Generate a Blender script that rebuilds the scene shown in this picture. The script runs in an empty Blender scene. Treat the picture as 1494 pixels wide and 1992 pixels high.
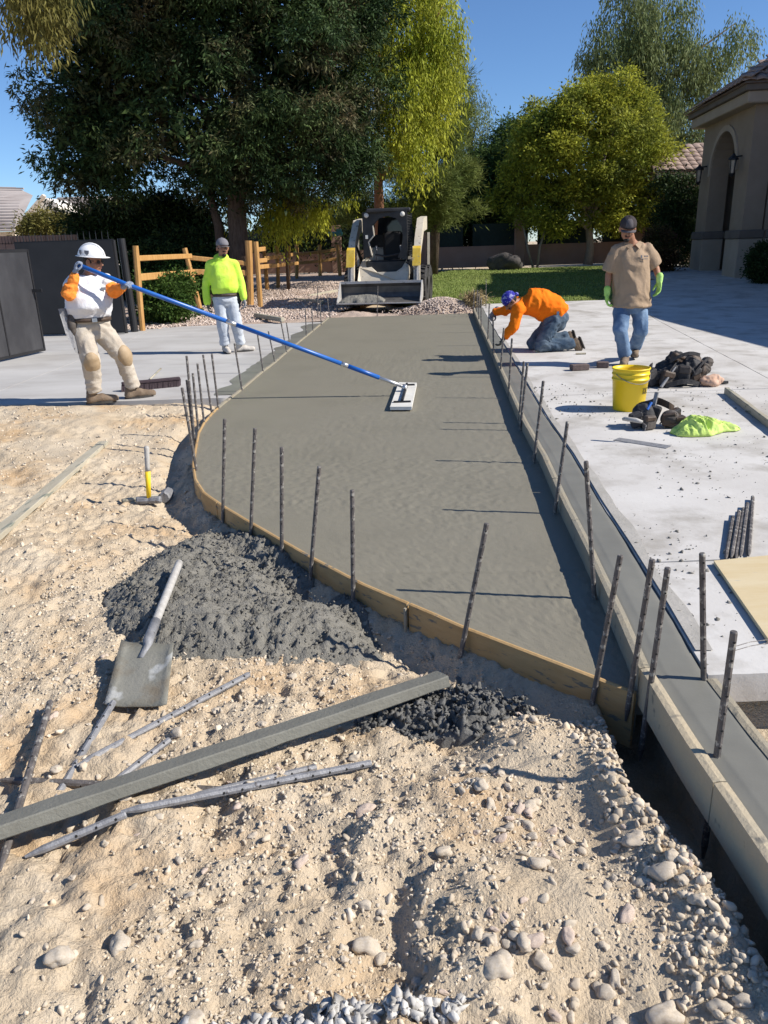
import bpy, bmesh, math, random
import numpy as np
from mathutils import Vector, Matrix, Quaternion

random.seed(7); RNG = np.random.default_rng(7)
R = math.radians
scn = bpy.context.scene
COL = scn.collection

# ------------------------------------------------------------------ camera, sky, sun, exposure
CAM_H, FPX, PITCH, ROLL = 1.5, 1480.0, math.atan((996 - 478) / 1480.0), R(1.85)
Fv = np.array([0, math.cos(PITCH), -math.sin(PITCH)])
U0 = np.array([0, math.sin(PITCH), math.cos(PITCH)]); R0 = np.array([1.0, 0, 0])
Rv = math.cos(ROLL) * R0 - math.sin(ROLL) * U0
Uv = math.sin(ROLL) * R0 + math.cos(ROLL) * U0
camd = bpy.data.cameras.new('camera'); cam = bpy.data.objects.new('camera', camd); COL.objects.link(cam)
camd.sensor_fit = 'VERTICAL'; camd.sensor_height = 36; camd.lens = 36 * FPX / 1992; camd.clip_end = 3000; camd.clip_start = 0.05
M = Matrix(((Rv[0], Uv[0], -Fv[0], 0), (Rv[1], Uv[1], -Fv[1], 0), (Rv[2], Uv[2], -Fv[2], CAM_H), (0, 0, 0, 1)))
cam.matrix_world = M
scn.camera = cam

SUN_EL, SUN_DIR = R(38), Vector((1.0, -0.20, 0)).normalized()
w = bpy.data.worlds.new('World'); scn.world = w; w.use_nodes = True
nt = w.node_tree; bg = nt.nodes['Background']; sky = nt.nodes.new('ShaderNodeTexSky')
sky.sky_type = 'NISHITA'; sky.sun_disc = False; sky.sun_elevation = SUN_EL
sky.sun_rotation = math.atan2(SUN_DIR.x, SUN_DIR.y); sky.altitude = 1500; sky.air_density = 1.0; sky.dust_density = 0.0; sky.ozone_density = 8.0
nt.links.new(sky.outputs[0], bg.inputs[0]); bg.inputs[1].default_value = 0.105
sl = bpy.data.lights.new('sun', 'SUN'); sl.energy = 5.0; sl.angle = R(0.53); sl.color = (1.0, 0.945, 0.86)
so = bpy.data.objects.new('sun', sl); COL.objects.link(so)
ld = Vector((-SUN_DIR.x * math.cos(SUN_EL), -SUN_DIR.y * math.cos(SUN_EL), -math.sin(SUN_EL)))
so.rotation_euler = ld.to_track_quat('-Z', 'Y').to_euler(); so.location = (20, -2, 20)
scn.view_settings.view_transform = 'Standard'; scn.view_settings.look = 'None'
scn.view_settings.exposure = 0.42; scn.view_settings.gamma = 1.0
scn.cycles.max_bounces = 5; scn.cycles.diffuse_bounces = 3; scn.cycles.glossy_bounces = 2; scn.cycles.transmission_bounces = 2

# ------------------------------------------------------------------ placing helpers
def zf(y): return 0.026 * np.clip(np.asarray(y, float) - 14, 0, 20)
def ray(px, py): return Fv + Rv * (px - 747) / FPX - Uv * (py - 996) / FPX
def at(px, py, Y):
    d = ray(px, py); q = np.array([0, 0, CAM_H]) + d * (Y / d[1]); return Vector(q)
def G(px, py, dz=0.0):
    z = dz; d = ray(px, py)
    for _ in range(60):
        q = np.array([0, 0, CAM_H]) + d * ((z - CAM_H) / d[2]); z = .5 * z + .5 * (dz + float(zf(q[1])))
    return Vector(q)

# ------------------------------------------------------------------ noise
_perm = np.random.default_rng(3).random((64, 64, 64))
def vnoise(p):
    p = np.asarray(p, float); i = np.floor(p).astype(int); f = p - i; f = f * f * (3 - 2 * f); o = 0
    for a in (0, 1):
        wx = f[..., 0] if a else 1 - f[..., 0]
        for b in (0, 1):
            wy = f[..., 1] if b else 1 - f[..., 1]
            for c in (0, 1):
                wz = f[..., 2] if c else 1 - f[..., 2]
                o = o + wx * wy * wz * _perm[(i[..., 0] + a) & 63, (i[..., 1] + b) & 63, (i[..., 2] + c) & 63]
    return o - 0.5
def fbm(x, y, z=0.0, sc=1.0, oct=4, gain=.5):
    x, y = np.asarray(x, float), np.asarray(y, float); z = np.zeros_like(x) + z; a, o = 1.0, 0
    for k in range(oct):
        o = o + a * vnoise(np.stack([x * sc + 7.3 * k, y * sc + 3.1 * k, z * sc + 11.7 * k], -1)); sc *= 2.03; a *= gain
    return o
def sst(a, b, x): t = np.clip((np.asarray(x, float) - a) / (b - a), 0, 1); return t * t * (3 - 2 * t)

# ------------------------------------------------------------------ materials
MATS = {}
def mat(name, col, rough=.8, col2=None, nsc=4.0, ndet=6, bump=0.0, bsc=40.0, metal=0.0, spec=.4, stretch=None, lo=.35, hi=.65,
        speck=None, transl=0.0, island=0.0, bdist=.01, gen=False, col3=None, n3=1.0, coat=0.0):
    m = bpy.data.materials.new(name); m.use_nodes = True; t = m.node_tree; n = t.nodes; l = t.links
    b = n['Principled BSDF']; b.inputs['Roughness'].default_value = rough; b.inputs['Metallic'].default_value = metal
    b.inputs['Specular IOR Level'].default_value = spec; b.inputs['Coat Weight'].default_value = coat
    tc = n.new('ShaderNodeTexCoord'); vec = tc.outputs['Object']
    if stretch:
        mp = n.new('ShaderNodeMapping'); mp.inputs['Scale'].default_value = stretch; l.new(vec, mp.inputs[0]); vec = mp.outputs[0]
    c = None
    def noise(scale, det=6, v=None):
        x = n.new('ShaderNodeTexNoise'); x.inputs['Scale'].default_value = scale; x.inputs['Detail'].default_value = det
        x.inputs['Roughness'].default_value = .62; l.new(v or vec, x.inputs['Vector']); return x
    def ramp(src, a, z):
        r = n.new('ShaderNodeMapRange'); r.inputs[1].default_value = a; r.inputs[2].default_value = z; l.new(src, r.inputs[0]); return r.outputs[0]
    def mix(fac, A, B, mode='MIX'):
        x = n.new('ShaderNodeMix'); x.data_type = 'RGBA'; x.blend_type = mode
        for inp, v in ((x.inputs[6], A), (x.inputs[7], B)):
            if isinstance(v, tuple): inp.default_value = (*v[:3], 1)
            else: l.new(v, inp)
        if isinstance(fac, float): x.inputs[0].default_value = fac
        else: l.new(fac, x.inputs[0])
        return x.outputs[2]
    out = tuple(col)
    if col2: out = mix(ramp(noise(nsc, ndet).outputs[0], lo, hi), out, tuple(col2))
    if col3: out = mix(ramp(noise(n3, 5).outputs[0], .5, .68), out, tuple(col3))
    if speck: out = mix(ramp(noise(speck[0], 3).outputs[0], speck[1], speck[1] + .06), out, tuple(speck[2]))
    if island:
        g = n.new('ShaderNodeNewGeometry'); h = n.new('ShaderNodeHueSaturation'); mr = n.new('ShaderNodeMapRange')
        mr.inputs[3].default_value = 1 - island; mr.inputs[4].default_value = 1 + island; l.new(g.outputs['Random Per Island'], mr.inputs[0])
        l.new(mr.outputs[0], h.inputs['Value'])
        if isinstance(out, tuple): h.inputs['Color'].default_value = (*out[:3], 1)
        else: l.new(out, h.inputs['Color'])
        out = h.outputs[0]
    if isinstance(out, tuple): b.inputs['Base Color'].default_value = (*out[:3], 1)
    else: l.new(out, b.inputs['Base Color'])
    if bump:
        bp = n.new('ShaderNodeBump'); bp.inputs['Strength'].default_value = bump; bp.inputs['Distance'].default_value = bdist
        l.new(noise(bsc, 5).outputs[0], bp.inputs['Height']); l.new(bp.outputs[0], b.inputs['Normal'])
    if transl:
        tr = n.new('ShaderNodeBsdfTranslucent'); ms = n.new('ShaderNodeMixShader'); ms.inputs[0].default_value = transl
        if isinstance(out, tuple): tr.inputs[0].default_value = (*out[:3], 1)
        else: l.new(out, tr.inputs[0])
        l.new(b.outputs[0], ms.inputs[1]); l.new(tr.outputs[0], ms.inputs[2]); l.new(ms.outputs[0], n['Material Output'].inputs[0])
    MATS[name] = m; return m

mat('dirt', (.515, .41, .285), .95, (.585, .49, .365), 2.2, bump=1.0, bsc=85, bdist=.012, col3=(.52, .365, .215), n3=1.5, spec=.08, speck=(110, .68, (.43, .35, .25)))
mat('stone', (.50, .415, .31), .9, (.58, .505, .405), 9, bump=.3, bsc=60, spec=.2, speck=(25, .66, (.42, .30, .19)), island=.22)
mat('stone_plain', (.49, .41, .31), .88, (.58, .51, .42), 7, bump=.35, bsc=50, spec=.2, speck=(18, .64, (.40, .31, .22)))
mat('stone_pink', (.52, .40, .32), .85, (.60, .50, .42), 9, bump=.4, bsc=60, spec=.2)
mat('white_gravel', (.44, .42, .39), .88, (.55, .53, .50), 20, bump=.3, bsc=80, island=.3, spec=.2)
mat('bed_gravel', (.36, .27, .215), .9, (.48, .38, .31), 1.5, bump=1, bsc=30, bdist=.03, spec=.1, speck=(60, .6, (.62, .53, .45)))
mat('bed_stone', (.42, .33, .27), .9, (.55, .46, .40), 3, island=.35, spec=.1)
mat('wet_slab', (.210, .193, .150), .55, (.220, .203, .158), 2.2, bump=.6, bsc=170, bdist=.004, spec=.3, lo=.3, hi=.7, col3=(.198, .183, .142), n3=1.2, speck=(90, .64, (.152, .140, .108)))
mat('wet_curb', (.165, .16, .138), .5, (.20, .195, .168), 2.5, bump=.15, bsc=90, bdist=.003, spec=.35)
mat('wet_pile', (.185, .175, .150), .6, (.235, .222, .192), 14, bump=1.0, bsc=120, bdist=.012, spec=.35)
mat('wet_clod', (.10, .098, .092), .65, (.15, .146, .135), 14, bump=.8, bsc=120, bdist=.006, spec=.45)
mat('old_slab', (.49, .465, .435), .8, (.60, .58, .55), 1.3, bump=.3, bsc=60, bdist=.004, spec=.2, col3=(.37, .345, .31), n3=2.1, speck=(30, .66, (.25, .23, .20)))
mat('old_drive', (.40, .385, .365), .8, (.49, .475, .455), .8, bump=.15, bsc=60, bdist=.003, spec=.25, stretch=(.6, 1.3, 1), col3=(.37, .35, .33), n3=1.2)
mat('slurry_dry', (.30, .285, .255), .85, (.38, .36, .33), 6, bump=.4, bsc=50)
mat('crumb', (.16, .15, .13), .9, (.25, .235, .21), 9)
mat('form_wood', (.40, .245, .10), .75, (.50, .335, .16), 3, bump=.3, bsc=30, stretch=(1, 1, 4), speck=(11, .59, (.17, .155, .125)))
mat('form_grey', (.34, .29, .205), .8, (.27, .25, .20), 5, bump=.5, bsc=50, speck=(12, .64, (.17, .16, .13)))
mat('form_pine', (.50, .41, .275), .8, (.42, .36, .26), 4, bump=.5, bsc=50, speck=(10, .66, (.22, .20, .16)))
mat('screed_wood', (.165, .16, .135), .7, (.20, .195, .165), 8, bump=.6, bsc=70, bdist=.006, speck=(45, .68, (.07, .068, .06)))
mat('board_wood', (.36, .32, .24), .8, (.44, .40, .31), 3, bump=.3, bsc=30, stretch=(6, 1, 6), speck=(4, .57, (.20, .21, .17)))
mat('ply_wood', (.56, .44, .25), .7, (.62, .52, .34), 2, bump=.1, bsc=30, stretch=(1, 5, 1), speck=(5, .68, (.40, .38, .33)))
mat('fence_wood', (.40, .205, .06), .7, (.54, .31, .11), 3, bump=.35, bsc=14, stretch=(6, 6, 1), speck=(5, .67, (.17, .085, .035)))
mat('steel', (.10, .09, .085), .6, (.19, .17, .16), 30, metal=.35, bump=.4, bsc=80, speck=(45, .57, (.38, .36, .32)))
mat('steel_grey', (.20, .20, .21), .6, (.30, .30, .31), 30, metal=.3, bump=.4, bsc=80, speck=(40, .62, (.11, .10, .10)))
mat('hole', (.015, .015, .015), .9)
mat('rust', (.12, .05, .025), .8, (.2, .09, .04), 20)
mat('blue_pole', (.012, .10, .40), .35, (.018, .13, .46), 6, spec=.5)
mat('alu', (.62, .62, .62), .35, metal=.8)
mat('float_white', (.60, .58, .52), .6, (.70, .68, .63), 12, speck=(16, .66, (.35, .33, .29)))
mat('black', (.014, .014, .016), .55, bump=.2, bsc=60)
mat('rubber', (.022, .022, .024), .8, (.06, .055, .05), 10, bump=.3, bsc=40)
mat('yellow_paint', (.62, .40, .03), .5, (.70, .50, .10), 8, speck=(12, .62, (.30, .26, .2)))
mat('machine_white', (.50, .44, .345), .6, (.60, .54, .44), 5, speck=(10, .60, (.30, .25, .19)), bump=.1)
mat('machine_dark', (.014, .014, .016), .5, (.03, .03, .03), 6, spec=.4)
mat('bucket_steel', (.10, .095, .092), .5, (.19, .18, .17), 3, metal=.5, bump=.2, bsc=30)
mat('bucket_edge', (.45, .43, .41), .5, (.55, .53, .50), 6, metal=.2, speck=(14, .62, (.25, .23, .21)))
mat('gate_black', (.010, .010, .012), .5, (.018, .018, .02), 2, bump=.1, bsc=10, spec=.5)
mat('gate_grey', (.03, .03, .034), .42, (.06, .06, .065), 1.7, bump=.1, bsc=10, spec=.6, stretch=(1, 1, .6))
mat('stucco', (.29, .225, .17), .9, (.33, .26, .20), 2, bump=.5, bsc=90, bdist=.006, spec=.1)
mat('stucco_light', (.38, .305, .235), .9, (.42, .34, .265), 2, bump=.4, bsc=90, bdist=.006, spec=.1)
mat('stucco_dark', (.15, .125, .105), .9, (.18, .15, .13), 2, bump=.5, bsc=90, bdist=.006, spec=.1)
mat('tile', (.30, .215, .175), .85, (.42, .325, .27), 1.3, bump=.4, bsc=40, spec=.15)
mat('far_wall', (.66, .57, .47), .9, (.70, .61, .51), 1, spec=.1)
mat('far_white', (.74, .69, .62), .9, (.78, .74, .68), 1, spec=.1)
mat('far_roof', (.36, .31, .285), .9, (.45, .40, .37), .8, spec=.1)
mat('block', (.30, .185, .135), .9, (.36, .235, .18), 1.2, bump=.4, bsc=25, spec=.1)
mat('screen', (.012, .02, .017), .9, (.02, .035, .03), 1.2, bump=.5, bsc=4, bdist=.05)
mat('glass', (.02, .025, .03), .08, spec=.6)
mat('lamp_glass', (.16, .16, .15), .15, (.26, .25, .23), 8, spec=.6)
mat('bark', (.085, .06, .045), .95, (.14, .105, .08), 5, bump=1, bsc=18, bdist=.03, stretch=(4, 4, 1), spec=.1)
mat('bark_pale', (.24, .20, .16), .95, (.33, .28, .23), 5, bump=.8, bsc=18, bdist=.02, stretch=(4, 4, 1), spec=.1)
mat('bark_red', (.22, .10, .06), .95, (.30, .16, .10), 5, bump=.8, bsc=18, bdist=.02, stretch=(4, 4, 1), spec=.1)
LF = dict(rough=.6, spec=.12, transl=.3)
mat('leaf_dark', (.022, .044, .015), island=.6, col2=(.060, .092, .028), nsc=.6, col3=(.13, .095, .05), n3=.7, lo=.42, hi=.62, **{**LF, 'transl': .16})
mat('leaf_olive', (.11, .115, .03), island=.4, col2=(.19, .16, .045), nsc=.8, **LF)
mat('leaf_lime', (.29, .33, .035), island=.4, col2=(.47, .47, .055), nsc=.5, col3=(.11, .12, .03), n3=.45, **{**LF, 'transl': .38})
mat('leaf_round', (.22, .26, .035), island=.45, col2=(.42, .40, .05), nsc=.45, col3=(.10, .12, .03), n3=.6, **{**LF, 'transl': .38})
mat('leaf_pine', (.11, .15, .04), island=.45, col2=(.20, .225, .06), nsc=.6, **LF)
mat('leaf_green', (.05, .10, .028), island=.45, col2=(.10, .15, .045), nsc=.8, **LF)
mat('leaf_grey', (.13, .17, .06), island=.4, col2=(.20, .23, .095), nsc=.6, **LF)
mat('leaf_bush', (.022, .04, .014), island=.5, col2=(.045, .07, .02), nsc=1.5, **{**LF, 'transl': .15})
mat('leaf_shrub', (.045, .09, .02), island=.45, col2=(.085, .14, .03), nsc=2.2, **LF)
mat('leaf_red', (.12, .05, .035), island=.45, col2=(.06, .07, .02), nsc=2.0, **LF)
mat('lawn', (.16, .21, .055), .9, (.22, .265, .08), 1.2, bump=1, bsc=40, bdist=.03, spec=.1, col3=(.16, .165, .06), n3=.7)
mat('grass', (.20, .26, .06), .7, (.28, .32, .10), 1.0, island=.4, transl=.25, spec=.2)
mat('straw', (.42, .34, .18), .9, (.30, .22, .11), 5, island=.3)
mat('skin', (.33, .165, .10), .55, (.37, .19, .12), 20, spec=.3)
mat('hair', (.012, .010, .009), .7, bump=.5, bsc=120)
mat('lip', (.22, .075, .06), .5)
FB = dict(bump=.5, bsc=35, bdist=.012, spec=.12)
mat('tee_white', (.70, .70, .73), .9, (.76, .76, .78), 6, **FB)
mat('orange_sleeve', (.88, .24, .035), .85, (.92, .30, .06), 6, **FB)
mat('orange_shirt', (.90, .17, .008), .85, (.93, .22, .012), 5, **FB)
mat('hivis', (.55, .85, .07), .8, (.60, .90, .12), 6, **FB)
mat('lime_cloth', (.50, .66, .16), .85, (.56, .72, .22), 7, **FB)
mat('tan_shirt', (.335, .245, .165), .9, (.38, .28, .195), 6, **FB)
mat('khaki', (.44, .38, .31), .9, (.53, .475, .40), 5, **FB)
mat('jean_pale', (.42, .46, .52), .9, (.54, .57, .61), 5, **FB)
mat('jean_blue', (.085, .145, .25), .9, (.20, .29, .42), 4, **FB)
mat('jean_dark', (.045, .075, .12), .9, (.14, .18, .225), 6, **FB)
mat('pad', (.36, .26, .155), .65, (.43, .32, .20), 8, bump=.2)
mat('leather', (.05, .033, .024), .6, (.09, .06, .042), 8, bump=.4, bsc=40)
mat('boot', (.15, .105, .07), .8, (.22, .165, .115), 10, bump=.5, bsc=60)
mat('shoe_pale', (.46, .42, .37), .8, (.54, .50, .45), 10, bump=.4, bsc=60)
mat('sole', (.05, .045, .04), .8)
mat('glove_grey', (.17, .175, .20), .85, (.27, .28, .30), 12, **FB)
mat('glove_blue', (.17, .21, .29), .85, (.30, .335, .40), 12, **FB)
mat('glove_lime', (.38, .66, .14), .8, (.46, .73, .24), 10, **FB)
mat('glove_dark', (.055, .055, .05), .85, (.14, .135, .11), 9, **FB)
mat('cap_grey', (.16, .155, .17), .9, (.21, .205, .22), 8, **FB)
mat('cap_dark', (.045, .038, .04), .9, (.065, .055, .055), 8, **FB)
mat('cap_front', (.11, .10, .105), .9, **FB)
mat('hat_white', (.76, .76, .76), .35, (.80, .80, .80), 5, spec=.5)
mat('hat_mark', (.16, .17, .20), .6)
mat('bandana', (.035, .035, .30), .85, (.36, .38, .62), 26, lo=.52, hi=.58, **FB)
mat('pail_yellow', (.80, .56, .008), .42, (.84, .60, .02), 4, spec=.5, speck=(9, .68, (.42, .30, .04)))
mat('pail_print', (.09, .075, .02), .6)
mat('nylon', (.02, .02, .024), .7, (.05, .048, .05), 14, bump=.6, bsc=50, speck=(20, .68, (.16, .15, .14)))
mat('pouch', (.055, .045, .04), .75, (.10, .085, .075), 10, bump=.5, bsc=45)
mat('sack', (.50, .30, .20), .8, (.60, .42, .32), 9, bump=.5, bsc=40)
mat('brick_dark', (.10, .07, .065), .9, (.16, .12, .11), 12, bump=.5, bsc=60)
mat('boulder', (.05, .045, .042), .9, (.085, .075, .07), 4, bump=.6, bsc=12, bdist=.05)
mat('hammer_yellow', (.85, .58, .02), .5)
mat('handle_grey', (.37, .35, .32), .7, (.47, .45, .42), 7, bump=.3, stretch=(5, 5, 1))
mat('teal', (.06, .25, .25), .5)
mat('bristle', (.035, .022, .03), .8, (.06, .04, .045), 60)

# ------------------------------------------------------------------ mesh helpers
def npmesh(name, V, F, smooth=False):
    me = bpy.data.meshes.new(name); V = np.asarray(V, np.float32); F = np.asarray(F, np.int32); k = F.shape[1]
    me.vertices.add(len(V)); me.vertices.foreach_set('co', V.ravel())
    me.loops.add(F.size); me.loops.foreach_set('vertex_index', F.ravel())
    me.polygons.add(len(F)); me.polygons.foreach_set('loop_start', np.arange(0, F.size, k, dtype=np.int32))
    try: me.polygons.foreach_set('loop_total', np.full(len(F), k, np.int32))
    except Exception: pass
    me.update(calc_edges=True); me.validate()
    if smooth: me.polygons.foreach_set('use_smooth', np.ones(len(me.polygons), bool))
    return me
def link(name, me, m=None, parent=None):
    o = bpy.data.objects.new(name, me); COL.objects.link(o)
    if m is not None and me is not None and not me.materials: me.materials.append(MATS[m] if isinstance(m, str) else m)
    if parent is not None:
        o.parent = parent
        o.matrix_parent_inverse = Matrix.Translation(-Vector(parent['_w'])) if '_w' in parent else Matrix.Identity(4)
    return o
def tag(o, label=None, cat=None, group=None, kind=None):
    if label: o['label'] = label
    if cat: o['category'] = cat
    if group: o['group'] = group
    if kind: o['kind'] = kind
    return o
def thing(name, label, cat, loc, group=None):
    o = bpy.data.objects.new(name, None); COL.objects.link(o); o.location = loc; o.empty_display_size = .1
    o['_w'] = [float(c) for c in loc]; return tag(o, label, cat, group)
def recenter(o):
    me = o.data; n = len(me.vertices); a = np.empty(n * 3, np.float32); me.vertices.foreach_get('co', a); a = a.reshape(-1, 3)
    c = (a.max(0) + a.min(0)) / 2; c[2] = a[:, 2].min(); a = a - c; me.vertices.foreach_set('co', a.ravel()); me.update()
    o.location = Vector([float(x) for x in c]); return o
def basis(ax, up=(0, 0, 1)):
    a = Vector(ax).normalized(); u = Vector(up)
    if abs(a.dot(u)) > .98: u = Vector((0, 1, 0))
    s = a.cross(u).normalized(); t = s.cross(a).normalized(); return a, s, t
class MB:
    def __init__(s): s.v = []; s.f = []
    def add(s, V, F):
        b = len(s.v); s.v += [tuple(x) for x in V]; s.f += [tuple(i + b for i in f) for f in F]; return s
    def rings(s, rs, cap=True, closed=True):
        n = len(rs[0]); V = [p for r in rs for p in r]; F = []
        for i in range(len(rs) - 1):
            for j in range(n if closed else n - 1):
                k = (j + 1) % n; F.append((i * n + j, i * n + k, (i + 1) * n + k, (i + 1) * n + j))
        if cap: F.append(tuple(range(n - 1, -1, -1))); F.append(tuple((len(rs) - 1) * n + j for j in range(n)))
        return s.add(V, F)
    def box(s, c, size, ax=None, up=(0, 0, 1), ch=0.0):
        # size: along ax, side, up
        if ax is None: a, sd, t = Vector((1, 0, 0)), Vector((0, 1, 0)), Vector((0, 0, 1))
        else: a, sd, t = basis(ax, up)
        c = Vector(c); h = [x / 2 for x in size]
        if ch <= 0:
            V = [c + a * (i * h[0]) + sd * (j * h[1]) + t * (k * h[2]) for i in (-1, 1) for j in (-1, 1) for k in (-1, 1)]
            F = [(0, 1, 3, 2), (4, 6, 7, 5), (0, 4, 5, 1), (2, 3, 7, 6), (0, 2, 6, 4), (1, 5, 7, 3)]
            return s.add(V, F)
        def ring(x, g): 
            y, z = h[1] - g, h[2] - g
            return [c + a * x + sd * p + t * q for p, q in ((-y + 0, -z - (0)), (y, -z), (y, z), (-y, z))]
        def oct_(x, g):
            y, z = h[1] - g, h[2] - g; k = ch
            return [c + a * x + sd * p + t * q for p, q in ((-y + k, -z), (y - k, -z), (y, -z + k), (y, z - k), (y - k, z), (-y + k, z), (-y, z - k), (-y, -z + k))]
        return s.rings([oct_(-h[0], ch * .7), oct_(-h[0] + ch, 0), oct_(h[0] - ch, 0), oct_(h[0], ch * .7)])
    def bar(s, p, q, w, h, up=(0, 0, 1), ch=0.0):
        p, q = Vector(p), Vector(q); return s.box((p + q) / 2, ((q - p).length, w, h), q - p, up, ch)
    def tube(s, pts, rad, n=8, cap=True):
        pts = [Vector(p) for p in pts]; rs = []
        if not isinstance(rad, (list, tuple)): rad = [rad] * len(pts)
        up = (0, 0, 1)
        for i, p in enumerate(pts):
            d = (pts[min(i + 1, len(pts) - 1)] - pts[max(i - 1, 0)])
            if d.length < 1e-6: d = Vector((0, 0, 1))
            a, sd, t = basis(d, up if abs(d.normalized().z) < .95 else (0, 1, 0))
            rs.append([p + sd * (math.cos(2 * math.pi * k / n) * rad[i]) + t * (math.sin(2 * math.pi * k / n) * rad[i]) for k in range(n)])
        return s.rings(rs, cap)
    def lathe(s, c, prof, n=20, ax=(0, 0, 1), cap=True):
        a, sd, t = basis(ax); c = Vector(c)
        return s.rings([[c + a * z + sd * (r * math.cos(2 * math.pi * k / n)) + t * (r * math.sin(2 * math.pi * k / n)) for k in range(n)] for r, z in prof], cap)
    def cap(s, p0, p1, r0, r1, n=12, m=4):
        p0, p1 = Vector(p0), Vector(p1); d = p1 - p0
        if d.length < 1e-5: d = Vector((0, 0, 1e-4))
        a, sd, t = basis(d); rs = []
        for i in range(m + 1):
            an = -math.pi / 2 + math.pi / 2 * i / m + (.02 if i == 0 else 0); rs.append((p0 + a * (math.sin(an) * r0), math.cos(an) * r0))
        for i in range(m + 1):
            an = math.pi / 2 * i / m - (.02 if i == m else 0); rs.append((p1 + a * (math.sin(an) * r1), math.cos(an) * r1))
        return s.rings([[c + sd * (math.cos(2 * math.pi * k / n) * r) + t * (math.sin(2 * math.pi * k / n) * r) for k in range(n)] for c, r in rs])
    def ell(s, c, rx, ry, rz, X=(1, 0, 0), Y=(0, 1, 0), Z=(0, 0, 1), n=16, m=10, lo=-90, hi=90):
        c, X, Y, Z = Vector(c), Vector(X), Vector(Y), Vector(Z); rs = []
        for i in range(m + 1):
            a = R(lo + (hi - lo) * i / m); a = max(min(a, math.pi / 2 - .02), -math.pi / 2 + .02)
            rs.append([c + X * (rx * math.cos(a) * math.cos(2 * math.pi * k / n)) + Y * (ry * math.cos(a) * math.sin(2 * math.pi * k / n)) + Z * (rz * math.sin(a)) for k in range(n)])
        return s.rings(rs)
    def prism(s, poly, off):
        off = Vector(off); return s.rings([[Vector(p) for p in poly], [Vector(p) + off for p in poly]])
    def mesh(s, name, smooth=False, fix=True):
        me = bpy.data.meshes.new(name); me.from_pydata(s.v, [], s.f); me.update()
        if fix:
            bm = bmesh.new(); bm.from_mesh(me); bmesh.ops.recalc_face_normals(bm, faces=bm.faces); bm.to_mesh(me); bm.free()
        if smooth: me.polygons.foreach_set('use_smooth', np.ones(len(me.polygons), bool))
        return me
    def build(s, name, m, parent=None, smooth=False):
        return link(name, s.mesh(name, smooth), m, parent)
    def top(s, name, m, label, cat, group=None, smooth=False):
        return tag(recenter(link(name, s.mesh(name, smooth), m)), label, cat, group)
def fcap(mb, p0, p1, r0, r1):
    p0, p1 = Vector(p0), Vector(p1); mb.tube([p0, p0.lerp(p1, .5), p1], [r0, (r0 + r1) / 2, r1], 16)
def remesh(mb, name, m, parent, vox=.014, smooth=4, amp=0.0, sc=(9, 9, 20), zmin=None, amp2=0.0):
    me = mb.mesh('tmp', fix=True); o = bpy.data.objects.new('tmp', me); COL.objects.link(o)
    r = o.modifiers.new('r', 'REMESH'); r.mode = 'VOXEL'; r.voxel_size = vox
    if smooth: sm = o.modifiers.new('s', 'SMOOTH'); sm.iterations = smooth; sm.factor = .5
    dg = bpy.context.evaluated_depsgraph_get(); out = bpy.data.meshes.new_from_object(o.evaluated_get(dg)); out.name = name
    bpy.data.objects.remove(o); bpy.data.meshes.remove(me)
    n = len(out.vertices); a = np.empty(n * 3, np.float32); out.vertices.foreach_get('co', a); a = a.reshape(-1, 3)
    if amp or amp2:
        nm = np.empty(n * 3, np.float32); out.vertex_normals.foreach_get('vector', nm); nm = nm.reshape(-1, 3)
        w1 = vnoise(a * 3.1) * 2.0
        q1 = 1 - 4 * np.abs(vnoise(a * np.array(sc) * .8 + w1[:, None] * 2.5)); q2 = 1 - 4 * np.abs(vnoise(a[:, [1, 0, 2]] * np.array(sc) * 1.7 + w1[:, None] * 2 + 9))
        d = amp * (.9 * q1 + .45 * q2 - .3) + amp2 * fbm(a[:, 0], a[:, 1], a[:, 2], 5, 2) * 2
        a = a + nm * d[:, None]
    if zmin is not None: a[:, 2] = np.maximum(a[:, 2], zmin)
    out.vertices.foreach_set('co', a.ravel()); out.update()
    out.polygons.foreach_set('use_smooth', np.ones(len(out.polygons), bool)); out.materials.clear()
    return link(name, out, m, parent)
def grid(name, X, Y, Z, m, smooth=True, skirt=0.0):
    h, wd = X.shape; V = np.stack([X, Y, Z], -1).reshape(-1, 3); i = np.arange(h * wd).reshape(h, wd)
    F = np.stack([i[:-1, :-1], i[:-1, 1:], i[1:, 1:], i[1:, :-1]], -1).reshape(-1, 4)
    if skirt:
        ed = np.concatenate([i[0], i[1:, -1], i[-1, ::-1][1:], i[::-1, 0][1:]]); b = V[ed].copy(); b[:, 2] -= skirt; k = len(V); ne = len(ed)
        V = np.vstack([V, V[ed], b]); q = np.arange(ne); F = np.vstack([F, np.stack([k + q[:-1], k + ne + q[:-1], k + ne + q[1:], k + q[1:]], -1)])
    return link(name, npmesh(name, V, F, smooth), m)
def ico(sub, seed, jit=.22, sq=(1, 1, 1)):
    bm = bmesh.new(); bmesh.ops.create_icosphere(bm, subdivisions=sub, radius=1); V = np.array([v.co[:] for v in bm.verts]); F = np.array([[v.index for v in f.verts] for f in bm.faces]); bm.free()
    V = V * (1 + jit * 2 * fbm(V[:, 0], V[:, 1], V[:, 2] + seed * 9.7, 1.1, 2))[:, None] * np.array(sq); return V, F
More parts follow.
